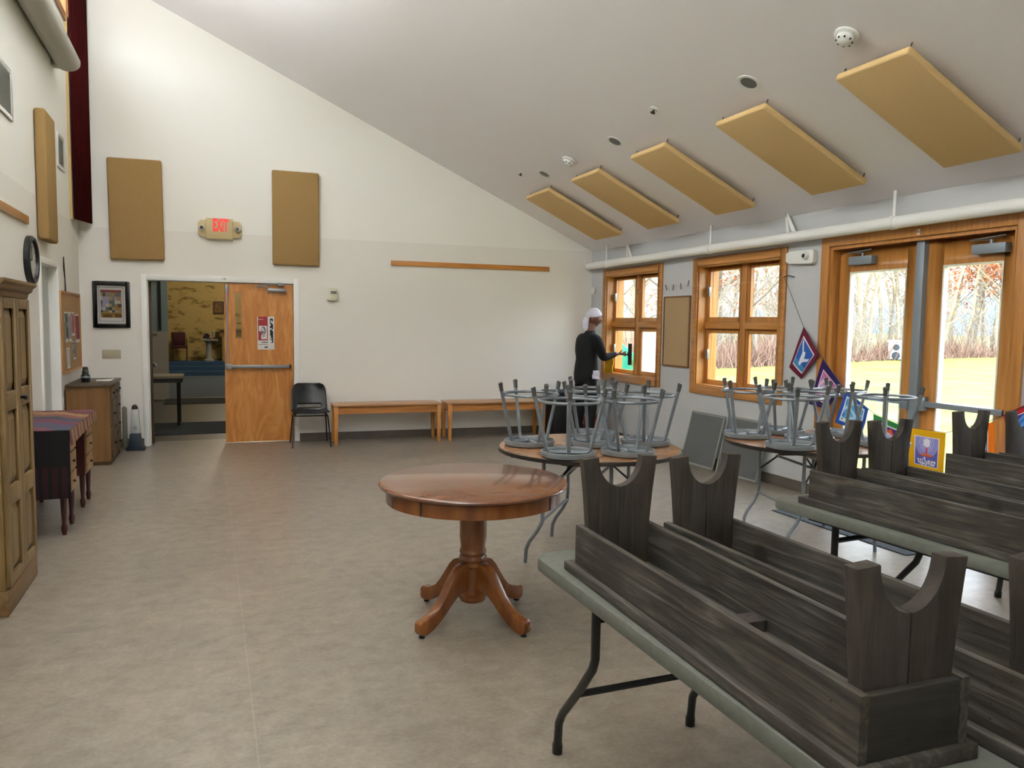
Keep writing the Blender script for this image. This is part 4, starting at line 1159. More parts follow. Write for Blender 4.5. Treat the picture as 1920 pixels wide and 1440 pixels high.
ST = make_stool()
Z = .7415
stools = [((2.01, 4.70), 5, 'upturned grey stool at the left end of the left round table'),
          ((2.06, 4.20), 65, 'upturned grey stool at the front of the left round table, nearest the pedestal table'),
          ((2.46, 4.16), 35, 'upturned grey stool at the front right of the left round table, behind the nearest bench'),
          ((2.79, 4.49), 55, 'upturned grey stool at the right end of the left round table'),
          ((2.43, 4.56), 45, 'upturned grey stool in the middle of the left round table, among the other five'),
          ((2.60, 4.93), 20, 'upturned grey stool at the back of the left round table, closest to the window-cleaning person'),
          ((3.72, 4.57), 15, 'upturned grey stool at the left end of the right round table'),
          ((3.67, 4.05), 55, 'upturned grey stool at the front of the right round table'),
          ((4.12, 4.66), 30, 'upturned grey stool at the back of the right round table'),
          ((4.03, 4.27), 10, 'upturned grey stool in the middle of the right round table, half behind a bench leg'),
          ((4.45, 4.43), 70, 'upturned grey stool at the back right of the right round table before the door'),
          ((4.38, 3.93), 40, 'upturned grey stool at the right end of the right round table, seat hidden by benches')]
for i, ((x, y), a_, lab) in enumerate(stools):
    if i == 0:
        ST.location = (x, y, Z); ST.rotation_euler = (0, 0, math.radians(a_)); ST['label'] = lab; ST['group'] = 'stools upside down on the round tables'
    else:
        dup(ST, (x, y, Z), math.radians(a_), lab, 'stools upside down on the round tables')

# plastic folding tables: local origin = far left corner, top runs towards -y
def plastic_table(loc, rz, label, W_=.76, L=1.83):
    r = thing('plastic_folding_table', label, 'table', loc, rz)
    rr = .07; pts = []
    for cx, cy, a0 in ((W_ - rr, -rr, 0), (rr, -rr, 90), (rr, -L + rr, 180), (W_ - rr, -L + rr, 270)):
        for k in range(7):
            a_ = math.radians(a0 + 15 * k); pts.append((cx + rr * math.cos(a_), cy + rr * math.sin(a_)))
    mb = MB(); mb.prism(pts, .695, .74, 'xy'); mb.build('tabletop', PLASTIC_T, r, bevel=.006)
    for s_, yo in ((1, 0), (-1, -L)):
        Y = lambda y: yo + s_ * y
        for x in (.10, .67):
            mb = MB(); mb.tube([(x, Y(-.31), .694), (x, Y(-.31), .47), (x, Y(-.295), .43), (x, Y(-.20), .31), (x, Y(-.075), .17), (x, Y(-.045), .12), (x, Y(-.035), .02)], .0155, 10)
            lg = mb.build('leg', BLACK, r, smooth=True)
            mb = MB(); mb.tube([(x, Y(-.035), .035), (x, Y(-.035), 0)], .019, 10); mb.build('foot_cap', BLACK_PL, lg)
        for pp in ([(.10, Y(-.20), .30), (.67, Y(-.20), .30)], [(.10, Y(-.31), .60), (.67, Y(-.31), .60)]):
            mb = MB(); mb.tube(pp, .0125, 8); mb.build('crossbar', BLACK, r, smooth=True)
        mb = MB(); mb.tube([(.385, Y(-.31), .60), (.385, Y(-.70), .69)], .010, 6); mb.build('leg_brace', BLACK, r, smooth=True)
    mb = MB(); mb.box(.05, -L + .2, .675, .08, -.2, .695); mb.box(W_ - .08, -L + .2, .675, W_ - .05, -.2, .695); mb.build('side_rail', BLACK, r)
    return r
plastic_table((1.055, 2.43, 0), math.radians(-.5), 'grey plastic folding table in the foreground carrying the two nearest benches')
plastic_table((2.49, 2.88, 0), math.radians(3.2), 'grey plastic folding table second from the camera, carrying two upturned benches')
plastic_table((3.60, 2.97, 0), math.radians(3.0), 'grey plastic folding table nearest the glazed door, mostly hidden under benches')

# weathered benches lying upside down on the plastic tables; local origin = far end centre, length towards -y
BL, BW = 1.215, .262
def make_bench():
    r = thing('barn_wood_bench', '', 'bench', (0, 0, 0))
    mb = MB(); mb.box(-BW / 2 - .02, -BL - .012, 0, BW / 2 + .02, .045, .03); mb.build('seat_board', BARN_L, r, bevel=.003)
    for s_ in (-1, 1):
        mb = MB(); x0, x1 = s_ * (BW / 2 - .02), s_ * BW / 2
        mb.box(x0, -BL, .03, x1, 0, .16)
        n0 = len(mb.f)
        for y in (-.035, -.06, -BL + .035, -BL + .07):
            for z in (.055, .085, .12, .145):
                if (y > -.5) == (z in (.055, .12)) or y in (-.035, -BL + .07):
                    mb.lathe([(.0028, x1 + s_ * .0002), (.0028, x1 + s_ * .0012), (0, x1 + s_ * .0013)], 6, (0, y, z), axis='x', mi=1)
        mb.build('apron', [BARN_L, NAIL], r)
    H = .385; cr_ = .078
    for y0, y1 in ((-.019, -.001), (-BL + .001, -BL + .019)):
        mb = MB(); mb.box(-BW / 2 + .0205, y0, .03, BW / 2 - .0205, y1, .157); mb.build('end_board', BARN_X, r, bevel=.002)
    for y0, y1 in ((-.055, -.02), (-BL + .02, -BL + .055)):
        for s_ in (-1, 1):       # each leg is a pair of upright boards with a half-round notch
            cut = [(s_ * cr_ * math.cos(t), H + .004 - .098 * math.sin(t)) for t in [PI / 2 * i / 10 for i in range(11)]]
            poly = [(s_ * .0015, .03), (s_ * (BW / 2 - .021), .03), (s_ * (BW / 2 - .021), .16), (s_ * .120, .27), (s_ * .134, H)] + cut[:-1] + [(s_ * .0015, H - .094)]
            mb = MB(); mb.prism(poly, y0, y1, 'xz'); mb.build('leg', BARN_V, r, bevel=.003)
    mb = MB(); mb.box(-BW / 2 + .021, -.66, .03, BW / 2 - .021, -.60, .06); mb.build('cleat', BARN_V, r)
    return r
BN = make_bench()
TZ = .7405
bench_spots = [((1.238, 2.185), math.radians(-2.0), 'weathered bench turned legs up, nearest the camera'),
               ((1.532, 2.125), math.radians(.4), 'weathered bench turned legs up, beside the nearest one on the same table'),
               ((2.70, 2.715), math.radians(3), 'weathered bench legs up on the middle table, its left one'),
               ((2.99, 2.69), math.radians(2), 'weathered bench legs up on the middle table, its right one behind the yellow flag side'),
               ((3.77, 2.87), math.radians(3), 'weathered bench legs up on the table by the glazed door, its left one'),
               ((4.08, 2.80), math.radians(3), 'weathered bench legs up on the table by the glazed door, at the right photo edge')]
for i, ((x, y), a_, lab) in enumerate(bench_spots):
    if i == 0:
        BN.location = (x, y, TZ); BN.rotation_euler = (0, 0, a_); BN['label'] = lab; BN['group'] = 'upturned benches on the plastic tables'
    else:
        dup(BN, (x, y, TZ), a_, lab, 'upturned benches on the plastic tables')

# ------------------------------------------------------------------ string of flags across the glazed door
spts = [(5.188, 5.915, 2.05), (5.17, 5.615, 1.576), (5.16, 5.343, 1.287), (5.14, 5.05, 1.033), (5.11, 4.70, .862), (5.10, 4.342, .792), (5.10, 4.02, .793), (5.10, 3.70, .915), (5.12, 3.45, 1.06), (5.16, 3.2, 1.25)]
r = thing('flag_string', 'thin dark cord running from the window corner down across the glazed door', 'string', (0, 0, 0))
mb = MB(); mb.tube(spts, .0022, 6); mb.build('cord', flat('3a3a34'), r)
mb = MB(); mb.tube([(5.188, 5.93, 2.052), (5.192, 5.86, 2.062), (5.21, 5.80, 2.045)], .004, 6); mb.build('knot', INK, r)
def flag(label, corners, cols, fn, seed=0, wave=.006):
    o = Vector(corners[0]); mb = MB()
    paint_grid(mb, [Vector(c) - o for c in corners], 44, 52, fn, wave, seed)
    ob = mb.build('prayer_flag', [flat(c, .9) for c in cols], loc=o, smooth=True)
    for q in ob.data.materials:
        pass
    solid(ob, .0015)
    return tag(ob, label, 'flag', 'small printed flags on the string')
def bord(u, v, w=.13, w2=.165):
    e = min(u, 1 - u) * 1.0; f = min(v, 1 - v)
    m_ = min(e, f)
    return 0 if m_ < w else (1 if m_ < w2 else 2)
def f_dove(u, v):
    k = bord(u, v)
    if k < 2: return k
    x, y = u - .5, v - .5
    if (x / .09) ** 2 + ((y - .05) / .2) ** 2 < 1 or (abs(y + .02 - x * .9) < .045 and -.3 < x < .12) or (abs(y - .12 + x * .7) < .05 and -.05 < x < .3): return 3
    if v > .68: return 4
    return 2
def f_rose(u, v):
    k = bord(u, v, .15, .18)
    if k < 2: return k
    rr = math.hypot(u - .5, v - .5); a_ = math.atan2(v - .5, u - .5)
    if rr < .3: return 3 if math.sin(a_ * 3 + rr * 40) > 0 else 4
    return 2
def f_blue(u, v):
    k = bord(u, v, .12, .15)
    if k < 2: return k
    n = noise.noise(Vector((u * 6, v * 5, 2.2)))
    if n > .25: return 3
    if n < -.3: return 5
    if v > .75 and (noise.cell(Vector((u * 9, v * 9, 1))) < .4): return 4
    return 2
def f_chak(u, v):
    k = bord(u, v, .14, .17)
    if k < 2: return k
    rr = math.hypot(u - .5, v - .52); a_ = math.atan2(v - .52, u - .5)
    if rr < .07 + .02 * math.cos(a_ * 2): return 2
    if rr < .16: return 5
    if rr < .21: return 4
    if rr < .30 + .035 * math.cos(a_ * 10): return 3
    return 2
def f_candle(u, v):
    k = bord(u, v, .15, .18)
    if k < 2: return k
    # lettering along the foot, seen from the back
    def seg(x0, y0, x1, y1, w=.018):
        dx, dy = x1 - x0, y1 - y0; t = max(0, min(1, ((u - x0) * dx + (v - y0) * dy) / (dx * dx + dy * dy)))
        return math.hypot(u - x0 - t * dx, v - y0 - t * dy) < w
    for s_ in ((.27, .70, .29, .77), (.29, .77, .38, .80), (.34, .70, .36, .78), (.40, .70, .40, .80), (.40, .80, .46, .79), (.46, .65, .47, .73), (.47, .73, .54, .76), (.54, .76, .50, .82), (.50, .82, .53, .85),
               (.59, .71, .60, .80), (.57, .71, .60, .71), (.66, .71, .75, .71), (.66, .71, .66, .80), (.66, .80, .74, .79), (.75, .71, .73, .80), (.44, .66, .445, .665)):
        if seg(*s_): return 3
    rr = math.hypot(u - .5, v - .30)
    if rr < .10: return 3
    if .475 < u < .53 and .37 < v < .55: return 4
    if v > .55 and v < .62 and abs(u - .5) < .17 - abs(v - .56) * .8: return 5 if v < .60 else 6
    if rr < .33 and v < .6: return 7 if (int(rr * 34) % 2) else 6 if False else (8 if rr < .2 else 7)
    return 2
flag('maroon-bordered flag with a white dove on blue, highest on the string', [(5.17, 5.612, 1.572), (5.163, 5.391, 1.315), (5.195, 5.645, 1.078), (5.10, 5.70, 1.19)], ['66132c', 'd8c9d4', '2c5aa8', 'd5dbe6', '3f86b8'], f_dove, 1, .004)
flag('purple-bordered flag with a pink rose, second on the string', [(5.158, 5.343, 1.284), (5.145, 5.085, 1.058), (5.185, 5.285, .828), (5.08, 5.40, .868)], ['2a1450', 'e3cfe0', 'b8669a', 'd9b3d0', 'a98fb9'], f_rose, 2, .004)
flag('blue-bordered flag with white and sky-blue blossoms, third on the string', [(5.14, 5.036, 1.025), (5.118, 4.765, .888), (5.16, 4.85, .68), (5.10, 5.10, .735)], ['1f4ea8', 'd8e3ee', '5a9fd0', 'a8d0ea', 'e8ecd8', '2f6fb8'], f_blue, 3, .004)
flag('green-bordered flag with an orange and purple flower wheel, fourth on the string', [(5.108, 4.70, .858), (5.103, 4.41, .795), (5.13, 4.38, .46), (5.12, 4.68, .50)], ['2f8a4c', 'dfe6d8', '5b2f8a', 'e8602c', 'c9c3e6', 'a9b8e0'], f_chak, 4, .004)
flag('yellow-bordered flag with a red candle on purple, lowest on the string', [(5.10, 4.345, .790), (5.10, 4.022, .790), (5.11, 4.03, .455), (5.11, 4.335, .463)], ['f0b400', 'ece4f2', '6a64b8', 'f2effa', 'd8405a', 'e8762c', 'e0552c', '9a98d8', 'b9b6ea'], f_candle, 5, .003)
flag('orange-bordered flag half hidden behind a bench leg', [(5.10, 3.93, .80), (5.10, 3.655, .925), (5.12, 3.64, .60), (5.12, 3.92, .52)], ['f0780c', 'f0e4da', '4a2a50', '8fc0d8', 'c8d8e8'], f_rose, 6, .004)
flag('red-bordered flag with blue and white bands at the right photo edge', [(5.11, 3.60, .975), (5.135, 3.33, 1.14), (5.13, 3.22, .90), (5.12, 3.52, .72)], ['b01824', 'e8e4ea', '3a2c88', '2f6fc0', '5a8fd0'], f_rose, 7, .004)
# line of clothes pegs along the windows
r = thing('peg_line', 'thin clear line strung across the windows', 'string', (0, 0, 0))
mb = MB()
pl = [(5.19, 9.62, 2.02), (5.19, 9.1, 1.985), (5.19, 8.3, 2.01), (5.19, 7.98, 2.045), (5.19, 7.6, 2.045), (5.19, 7.0, 2.0), (5.19, 6.3, 2.03), (5.19, 5.92, 2.06)]
mb.tube(pl, .0012, 5); mb.build('line', flat('c9c9c4'), r)
for i, (y, dz, tl) in enumerate(((7.96, 0, -.45), (7.81, -.005, .15), (7.65, 0, -.12), (7.50, .03, .35), (8.62, -.03, .1))):
    mb = MB(); mb.box(-.004, -.005, -.035, .004, .005, .035)
    tag(mb.build('clothes_peg', mat('wooden_peg', '6b5a48', rough=.8), loc=(5.185, y, 2.03 + dz), rot=(tl, 0, 0)), ['leftmost wooden clothes peg over the pin board', 'second wooden clothes peg over the pin board', 'third wooden clothes peg over the pin board', 'wooden clothes peg beside the second window, rightmost over the pin board', 'wooden clothes peg hanging before the first window'][i], 'peg', 'clothes pegs on the line')

# ------------------------------------------------------------------ the person cleaning the window
SKIN = mat('brown_skin', '6e4434', rough=.5)
TOP = mat('black_knit', '0b0c0e', '101114', rough=.9, ns=60, bump=.1)
TRO = mat('black_trousers', '08090b', rough=.85)
WRAP = mat('white_headwrap', 'c9c9da', 'dadae6', rough=.8, scale=(1, 1, 6), ns=12)
PX, PY = 4.70, 9.02
person = thing('person', 'person in black with a white headwrap squeegeeing the first window', 'person', (PX, PY, 0))
def skinned(name, verts, edges, radii, mt, parent, root=0, sub=2):
    me = bpy.data.meshes.new(name); me.from_pydata(verts, edges, [])
    me.materials.append(mt)
    o = bpy.data.objects.new(name, me); C.objects.link(o); o.parent = parent
    md = o.modifiers.new('skin', 'SKIN'); md.use_smooth_shade = True
    for i, rr in enumerate(radii):
        sv = me.skin_vertices[0].data[i]; sv.radius = rr if isinstance(rr, tuple) else (rr, rr); sv.use_root = (i == root)
    sb = o.modifiers.new('sub', 'SUBSURF'); sb.levels = sub; sb.render_levels = sub
    dg = bpy.context.evaluated_depsgraph_get(); ev = o.evaluated_get(dg)
    nm = bpy.data.meshes.new_from_object(ev); o.modifiers.clear(); o.data = nm
    nm.materials.clear(); nm.materials.append(mt)
    nm.polygons.foreach_set('use_smooth', [True] * len(nm.polygons))
    return o
# person faces +x; right side is towards -y (towards the camera)
V = [(-.03, 0, .93), (-.03, 0, 1.08), (-.03, 0, 1.25), (-.01, 0, 1.38), (.01, 0, 1.46), (.035, 0, 1.53), (.045, 0, 1.60),
     (.0, -.17, 1.39), (.06, -.20, 1.22), (.12, -.19, 1.14), (.33, -.10, 1.175), (.42, -.07, 1.18),
     (.0, .17, 1.39), (-.02, .21, 1.14), (.02, .22, .93), (.05, .2, .86),
     (-.03, -.09, .88), (.0, -.10, .50), (-.02, -.10, .09), (-.03, .09, .88), (-.05, .12, .50), (-.10, .12, .09)]
E_ = [(0, 1), (1, 2), (2, 3), (3, 4), (4, 5), (5, 6), (3, 7), (7, 8), (8, 9), (9, 10), (10, 11), (3, 12), (12, 13), (13, 14), (14, 15), (0, 16), (16, 17), (17, 18), (0, 19), (19, 20), (20, 21)]
Rr = [.10, .10, .11, .09, .05, .05, .06, .05, .045, .04, .028, .024, .05, .042, .03, .026, .075, .05, .04, .075, .05, .04]
skinned('body', V, E_, Rr, SKIN, person)
def loft(mb, rings, n=24, cap=True):
    vs, fs = [], []
    for (cx, cy, cz, rx, ry) in rings:
        for k in range(n):
            a_ = 2 * PI * k / n
            vs.append((cx + rx * math.cos(a_), cy + ry * math.sin(a_), cz))
    for i in range(len(rings) - 1):
        for k in range(n):
            k2 = (k + 1) % n; fs.append((i * n + k, i * n + k2, (i + 1) * n + k2, (i + 1) * n + k))
    if cap: fs += [tuple(range(n - 1, -1, -1)), tuple((len(rings) - 1) * n + k for k in range(n))]
    mb.add(vs, fs)
def smooth_path(P, R_, k=5):
    # Catmull-Rom through the joints so that sleeves bend softly
    Q, RR = [], []
    P = [Vector(p) for p in P]
    for i in range(len(P) - 1):
        p0, p1, p2, p3 = P[max(i - 1, 0)], P[i], P[i + 1], P[min(i + 2, len(P) - 1)]
        for j in range(k):
            t = j / k
            Q.append(.5 * ((2 * p1) + (p2 - p0) * t + (2 * p0 - 5 * p1 + 4 * p2 - p3) * t * t + (3 * p1 - p0 - 3 * p2 + p3) * t ** 3)); RR.append(R_[i] * (1 - t) + R_[i + 1] * t)
    return Q + [P[-1]], RR + [R_[-1]]
mb = MB()
loft(mb, [(-.035, 0, .86, .150, .175), (-.035, 0, .90, .160, .185), (-.035, 0, 1.0, .152, .172), (-.03, 0, 1.12, .140, .158), (-.03, 0, 1.22, .150, .175), (-.025, 0, 1.31, .150, .195), (-.015, 0, 1.38, .125, .195), (-.005, 0, 1.43, .095, .14), (.01, 0, 1.465, .068, .075), (.018, 0, 1.49, .06, .062)])
Q, RR = smooth_path([(-.01, -.13, 1.40), (.0, -.20, 1.36), (.05, -.225, 1.25), (.11, -.205, 1.15), (.22, -.155, 1.155), (.335, -.10, 1.175)], [.055, .075, .064, .056, .046, .036]); mb.tube(Q, RR, 14)
Q, RR = smooth_path([(-.01, .13, 1.40), (-.01, .20, 1.36), (-.02, .235, 1.22), (.0, .24, 1.10), (.03, .225, .93)], [.055, .075, .062, .052, .038]); mb.tube(Q, RR, 14)
mb.build('sweater', TOP, person, smooth=True, angle=1.4)
mb = MB()
loft(mb, [(-.04, 0, .78, .13, .16), (-.04, 0, .84, .155, .18), (-.035, 0, .92, .155, .178), (-.035, 0, .98, .14, .16)])
for sy, pts_, in ((-1, [(-.04, -.09, .84), (-.02, -.095, .66), (.0, -.10, .49), (-.02, -.10, .28), (-.02, -.10, .06)]), (1, [(-.04, .09, .84), (-.045, .11, .66), (-.05, .12, .49), (-.08, .12, .28), (-.10, .12, .06)])):
    Q, RR = smooth_path(pts_, [.105, .095, .078, .07, .062]); mb.tube(Q, RR, 14)
mb.build('trousers', TRO, person, smooth=True, angle=1.4)
for (x, y) in ((.02, -.10), (-.06, .12)):
    mb = MB(); mb.ball((x + .02, y, .045), (.14, .05, .045), 14); mb.box(x - .11, y - .045, 0, x + .15, y + .045, .02); mb.build('shoe', BLACK, person, smooth=True)
# head with face
head_objs_start = set(o.name for o in person.children)
mb = MB(); vs, fs = [], []; n, h = 28, 22; hc = Vector((.065, 0, 1.655))
for i in range(h + 1):
    th = PI * i / h
    for k in range(n):
        a_ = 2 * PI * k / n
        x, y, z = math.sin(th) * math.cos(a_), math.sin(th) * math.sin(a_), math.cos(th)
        px_, py_, pz_ = .098 * x, .074 * y, .118 * z
        if z < -.2: px_ = px_ * (1 - .25 * (-z - .2)) + .012 * (-z) ; py_ *= (1 - .3 * (-z - .2))
        f_ = max(0, x) ** 6 * max(0, 1 - abs(y) * 3.2)
        px_ += f_ * (.034 * math.exp(-((z + .12) / .13) ** 2) + .010 * math.exp(-((z + .52) / .09) ** 2) + .008 * math.exp(-((z + .38) / .06) ** 2) + .008 * math.exp(-((z + .82) / .12) ** 2) + .006 * math.exp(-((z - .25) / .1) ** 2))
        px_ -= max(0, x) ** 4 * .008 * math.exp(-((z - .08) / .08) ** 2) * (1 if abs(y) > .15 else .3)
        vs.append(hc + Vector((px_, py_, pz_)))
for i in range(h):
    for k in range(n):
        k2 = (k + 1) % n; fs.append((i * n + k, (i + 1) * n + k, (i + 1) * n + k2, i * n + k2))
mb.add(vs, fs)
head = mb.build('head', SKIN, person, smooth=True)
for y in (-.03, .03):
    mb = MB(); mb.ball(hc + Vector((.079, y, .006)), (.009, .011, .006), 10); mb.build('eye', flat('d8d2ca'), head, smooth=True)
    mb = MB(); mb.ball(hc + Vector((.0855, y, .006)), (.004, .006, .006), 8); mb.build('iris', flat('120a08'), head, smooth=True)
mb = MB(); mb.ball(hc + Vector((-.005, -.076, -.01)), (.018, .008, .03), 10); mb.ball(hc + Vector((-.005, .076, -.01)), (.018, .008, .03), 10); mb.build('ears', SKIN, head, smooth=True)
mb = MB(); mb.ball(hc + Vector((.098, 0, -.055)), (.010, .022, .007), 10); mb.build('lips', mat('lip_brown', '5c2c28'), head, smooth=True)
# headwrap: cap over the skull, tail down the nape
mb = MB(); vs, fs = [], []
for i in range(13):
    th = PI * .50 * i / 12
    for k in range(n):
        a_ = 2 * PI * k / n
        x, y, z = math.sin(th) * math.cos(a_), math.sin(th) * math.sin(a_), math.cos(th)
        zz = .126 * z
        if x > 0: zz += .055 * (x ** 2) * max(0, (th - .9))
        vs.append(hc + Vector(((.104 if x < 0 else .100) * x - .003, .081 * y, zz + .008)))
for i in range(12):
    for k in range(n):
        k2 = (k + 1) % n; fs.append((i * n + k, (i + 1) * n + k, (i + 1) * n + k2, i * n + k2))
mb.add(vs, fs); solid(mb.build('headwrap', WRAP, person, smooth=True), .006, 1)
mb = MB(); mb.tube([hc + Vector((-.09, 0, .0)), hc + Vector((-.10, -.01, -.07)), hc + Vector((-.085, -.02, -.14)), hc + Vector((-.05, -.03, -.19))], [.045, .05, .045, .03], 12)
mb.tube([hc + Vector((-.055, -.068, .02)), hc + Vector((-.065, -.06, -.07)), hc + Vector((-.06, -.05, -.15))], [.012, .018, .02], 8)
mb.build('wrap_tail', WRAP, person, smooth=True)
hm = Matrix.Translation(hc) @ Matrix.Rotation(math.radians(-42), 4, 'Z') @ Matrix.Rotation(math.radians(6), 4, 'Y') @ Matrix.Translation(-hc)
for o_ in person.children:
    if o_.name not in head_objs_start:
        for q_ in [o_] + list(o_.children): q_.data.transform(hm)
# hands
def hand(parent, base, d, side, mt=SKIN, curl=.9, sc=1.0, up=Vector((0, 0, 1))):
    d = Vector(d).normalized(); upv = (up - up.dot(d) * d).normalized(); sd = d.cross(upv) * side
    b = Vector(base)
    v = [b - d * .03, b, b + d * .05 * sc, b + d * .085 * sc]; e = [(0, 1), (1, 2), (2, 3)]; rd = [(.022, .022), (.028, .018), (.036, .016), (.034, .013)]
    for i, (off, ln) in enumerate(((.027, .068), (.009, .078), (-.010, .072), (-.027, .056))):
        p0 = b + d * .08 * sc + upv * off * 1.0
        i0 = len(v); v.append(p0); e.append((3, i0)); rd.append(.0095)
        a_ = 0; p = p0
        for s_, l_ in enumerate((.45, .32, .23)):
            a_ += curl * (.55 + .35 * s_)
            p = p + (d * math.cos(a_) - sd * math.sin(a_)) * ln * l_ * sc
            v.append(p); e.append((len(v) - 2, len(v) - 1)); rd.append(.0085 - .0008 * s_)
    i0 = len(v); t0 = b + d * .02 * sc + upv * .028; v.append(t0); e.append((1, i0)); rd.append(.011)
    t1 = t0 + (d * .7 + upv * .5 - sd * .5).normalized() * .035; v.append(t1); e.append((i0, i0 + 1)); rd.append(.010)
    t2 = t1 + (d * .8 - sd * .7).normalized() * .028; v.append(t2); e.append((i0 + 1, i0 + 2)); rd.append(.008)
    return skinned('hand', [tuple(q) for q in v], e, rd, mt, parent, root=1, sub=1)
hand(person, (.425, -.07, 1.182), (1, .02, .02), 1, curl=.85)
hand(person, (.055, .205, .84), (.2, -.1, -1), -1, curl=.4, up=Vector((1, 0, 0)))
# squeegee held against the glass
r = thing('squeegee', 'black squeegee held upright against the first window', 'squeegee', (PX + .50, PY - .065, 1.175))
mb = MB(); mb.tube([(-.07, 0, .0), (.0, 0, .0), (.07, 0, -.005)], .011, 10); mb.build('handle', BLACK, r, smooth=True)
mb = MB(); mb.box(.065, -.012, -.145, .085, .012, .145); mb.box(.06, -.018, -.035, .09, .018, .035); mb.build('channel', BLACK, r, bevel=.003)
mb = MB(); mb.box(.085, -.002, -.145, .118, .002, .145); mb.build('blade', mat('black_rubber', '101010', rough=.6), r)
# cloths
mb = MB(); paint_grid(mb, [(0, 0, 0), (.0, .08, .0), (.02, .09, -.12), (-.01, -.02, -.10)], 10, 12, lambda u, v: 0, wave=.012, seed=2)
tag(solid(mb.build('hip_cloth', mat('white_rag', 'd5d3e6', rough=.9), loc=(PX - .03, PY - .20, .965), rot=(0, 0, -PI / 2), smooth=True), .02), 'white cloth hanging at the hip of the person', 'cloth')
mb = MB(); paint_grid(mb, [(0, 0, 0), (.0, -.15, .0), (.02, -.16, -.24), (-.0, .06, -.26)], 12, 14, lambda u, v: 0, wave=.02, seed=4)
tag(solid(mb.build('yellow_cloth', mat('yellow_rag', 'd9a90c', rough=.8), loc=(5.17, 9.36, 1.15), smooth=True), .012), 'yellow cloth hanging in the first window beside the person', 'cloth')

# ------------------------------------------------------------------ outdoors
GRASS = mat('dry_winter_lawn', '6f6c36', '7f7846', rough=.95, ns=.6, detail=6, spec=.1, rnd=False)
mb = MB(); vs, fs = [], []
gx = [XR + .26, 8, 12, 18, 26, 36, 50, 80, 140, 300]; gy = [-60, -20, 0, 8, 14, 20, 26, 32, 40, 60, 120, 300]
for y in gy:
    for x in gx: vs.append((x, y, -.12 - .0 * x))
for j in range(len(gy) - 1):
    for i in range(len(gx) - 1):
        a_ = j * len(gx) + i; fs.append((a_, a_ + 1, a_ + len(gx) + 1, a_ + len(gx)))
mb.add(vs, fs); struct(mb.build('lawn', GRASS))
HILL = mat('hazy_blue_hill', '5f7f9c', '6d8ba6', rough=1, spec=0, ns=.02)  # distance haze is put into this pale blue colour
mb = MB(); N = 40; vs, fs = [], []
for i in range(N + 1):
    a_ = math.radians(15 + 65 * i / N); D = 420
    x, y = D * math.sin(a_), D * math.cos(a_)
    hgt = 10 + 9 * math.exp(-((math.degrees(a_) - 54) / 8) ** 2) + 2 * math.sin(i * .9)
    vs += [(x, y, -5), (x * 1.02, y * 1.02, hgt * .7), (x * 1.1, y * 1.1, hgt), (x * 1.3, y * 1.3, -5)]
for i in range(N):
    for k in range(3): fs.append((i * 4 + k, i * 4 + k + 1, i * 4 + k + 5, i * 4 + k + 4))
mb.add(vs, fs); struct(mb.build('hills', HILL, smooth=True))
BARK = mat('grey_bark', '7d7569', '93897b', rough=.95, ns=6, spec=.1)
BARK_T = mat('tan_bark', '9b9079', 'afa28a', rough=.95, ns=6, spec=.1)
LEAF = mat('rust_leaves', 'b5633a', 'cc7c50', rough=.9, ns=3, spec=.1)
BRUSH = mat('brown_brush', '84695c', '9c7e6e', rough=.95, ns=2, spec=.1)
def make_tree(seed, H, leafy, mt):
    rnd = random.Random(seed)
    tb, lf = MB(), MB()
    def leaves(p, k):
        for _ in range(k):
            q = p + Vector((rnd.gauss(0, .5), rnd.gauss(0, .5), rnd.gauss(0, .35))); s_ = rnd.uniform(.07, .15)
            a_ = Vector((rnd.uniform(-1, 1), rnd.uniform(-1, 1), rnd.uniform(-1, 1))).normalized(); b_ = a_.orthogonal().normalized()
            lf.add([q - a_ * s_, q + b_ * s_ * .6, q + a_ * s_, q - b_ * s_ * .6], [(0, 1, 2, 3)])
    def branch(p, d, ln, r_, lv):
        pts = [p]; q = p.copy(); dd = d.copy(); K = 4 if lv else 8
        for i in range(K):
            dd = (dd + Vector((rnd.gauss(0, .12), rnd.gauss(0, .12), rnd.gauss(0, .06) + (.04 if lv else .1)))).normalized()
            q = q + dd * ln / K; pts.append(q.copy())
        tb.tube(pts, [r_ * (1 - .75 * i / K) for i in range(K + 1)], 6 if lv == 0 else 4 if lv == 1 else 3, cap=False)
        if lv < 3:
            nb = (20, 6, 4)[lv]
            for i in range(nb):
                t = rnd.uniform(.18 if lv == 0 else .25, 1); k = min(K - 1, int(t * K)); base = pts[k].lerp(pts[k + 1], t * K - k)
                a_ = rnd.uniform(0, 2 * PI); side = Vector((math.cos(a_), math.sin(a_), rnd.uniform(.1, .8))).normalized()
                branch(base, (dd * .35 + side).normalized(), ln * rnd.uniform(.28, .5) * (.75 if lv == 0 else 1), r_ * (1 - .7 * t) * .45, lv + 1)
        if lv >= 2 and rnd.random() < leafy: leaves(pts[-1], 8)
    branch(Vector((0, 0, -.15)), Vector((rnd.gauss(0, .03), rnd.gauss(0, .03), 1)).normalized(), H, H * .0095, 0)
    r = thing('tree', '', 'tree', (0, 0, -.12))
    tb.build('trunk', mt, r, smooth=True)
    if lf.f: lf.build('leaves', LEAF, r)
    return r
protos = [make_tree(1, 15, 0, BARK), make_tree(2, 17, .0, BARK_T), make_tree(3, 14, .35, BARK), make_tree(4, 16, .7, BARK), make_tree(5, 12, .12, BARK_T)]
LBL = ['bare grey tree at the lawn edge beyond the windows', 'bare pale-barked tree at the lawn edge beyond the windows', 'tree with scattered rust leaves beyond the lawn',
       'tree full of rust leaves beyond the lawn', 'small pale tree with a few rust leaves beyond the lawn']
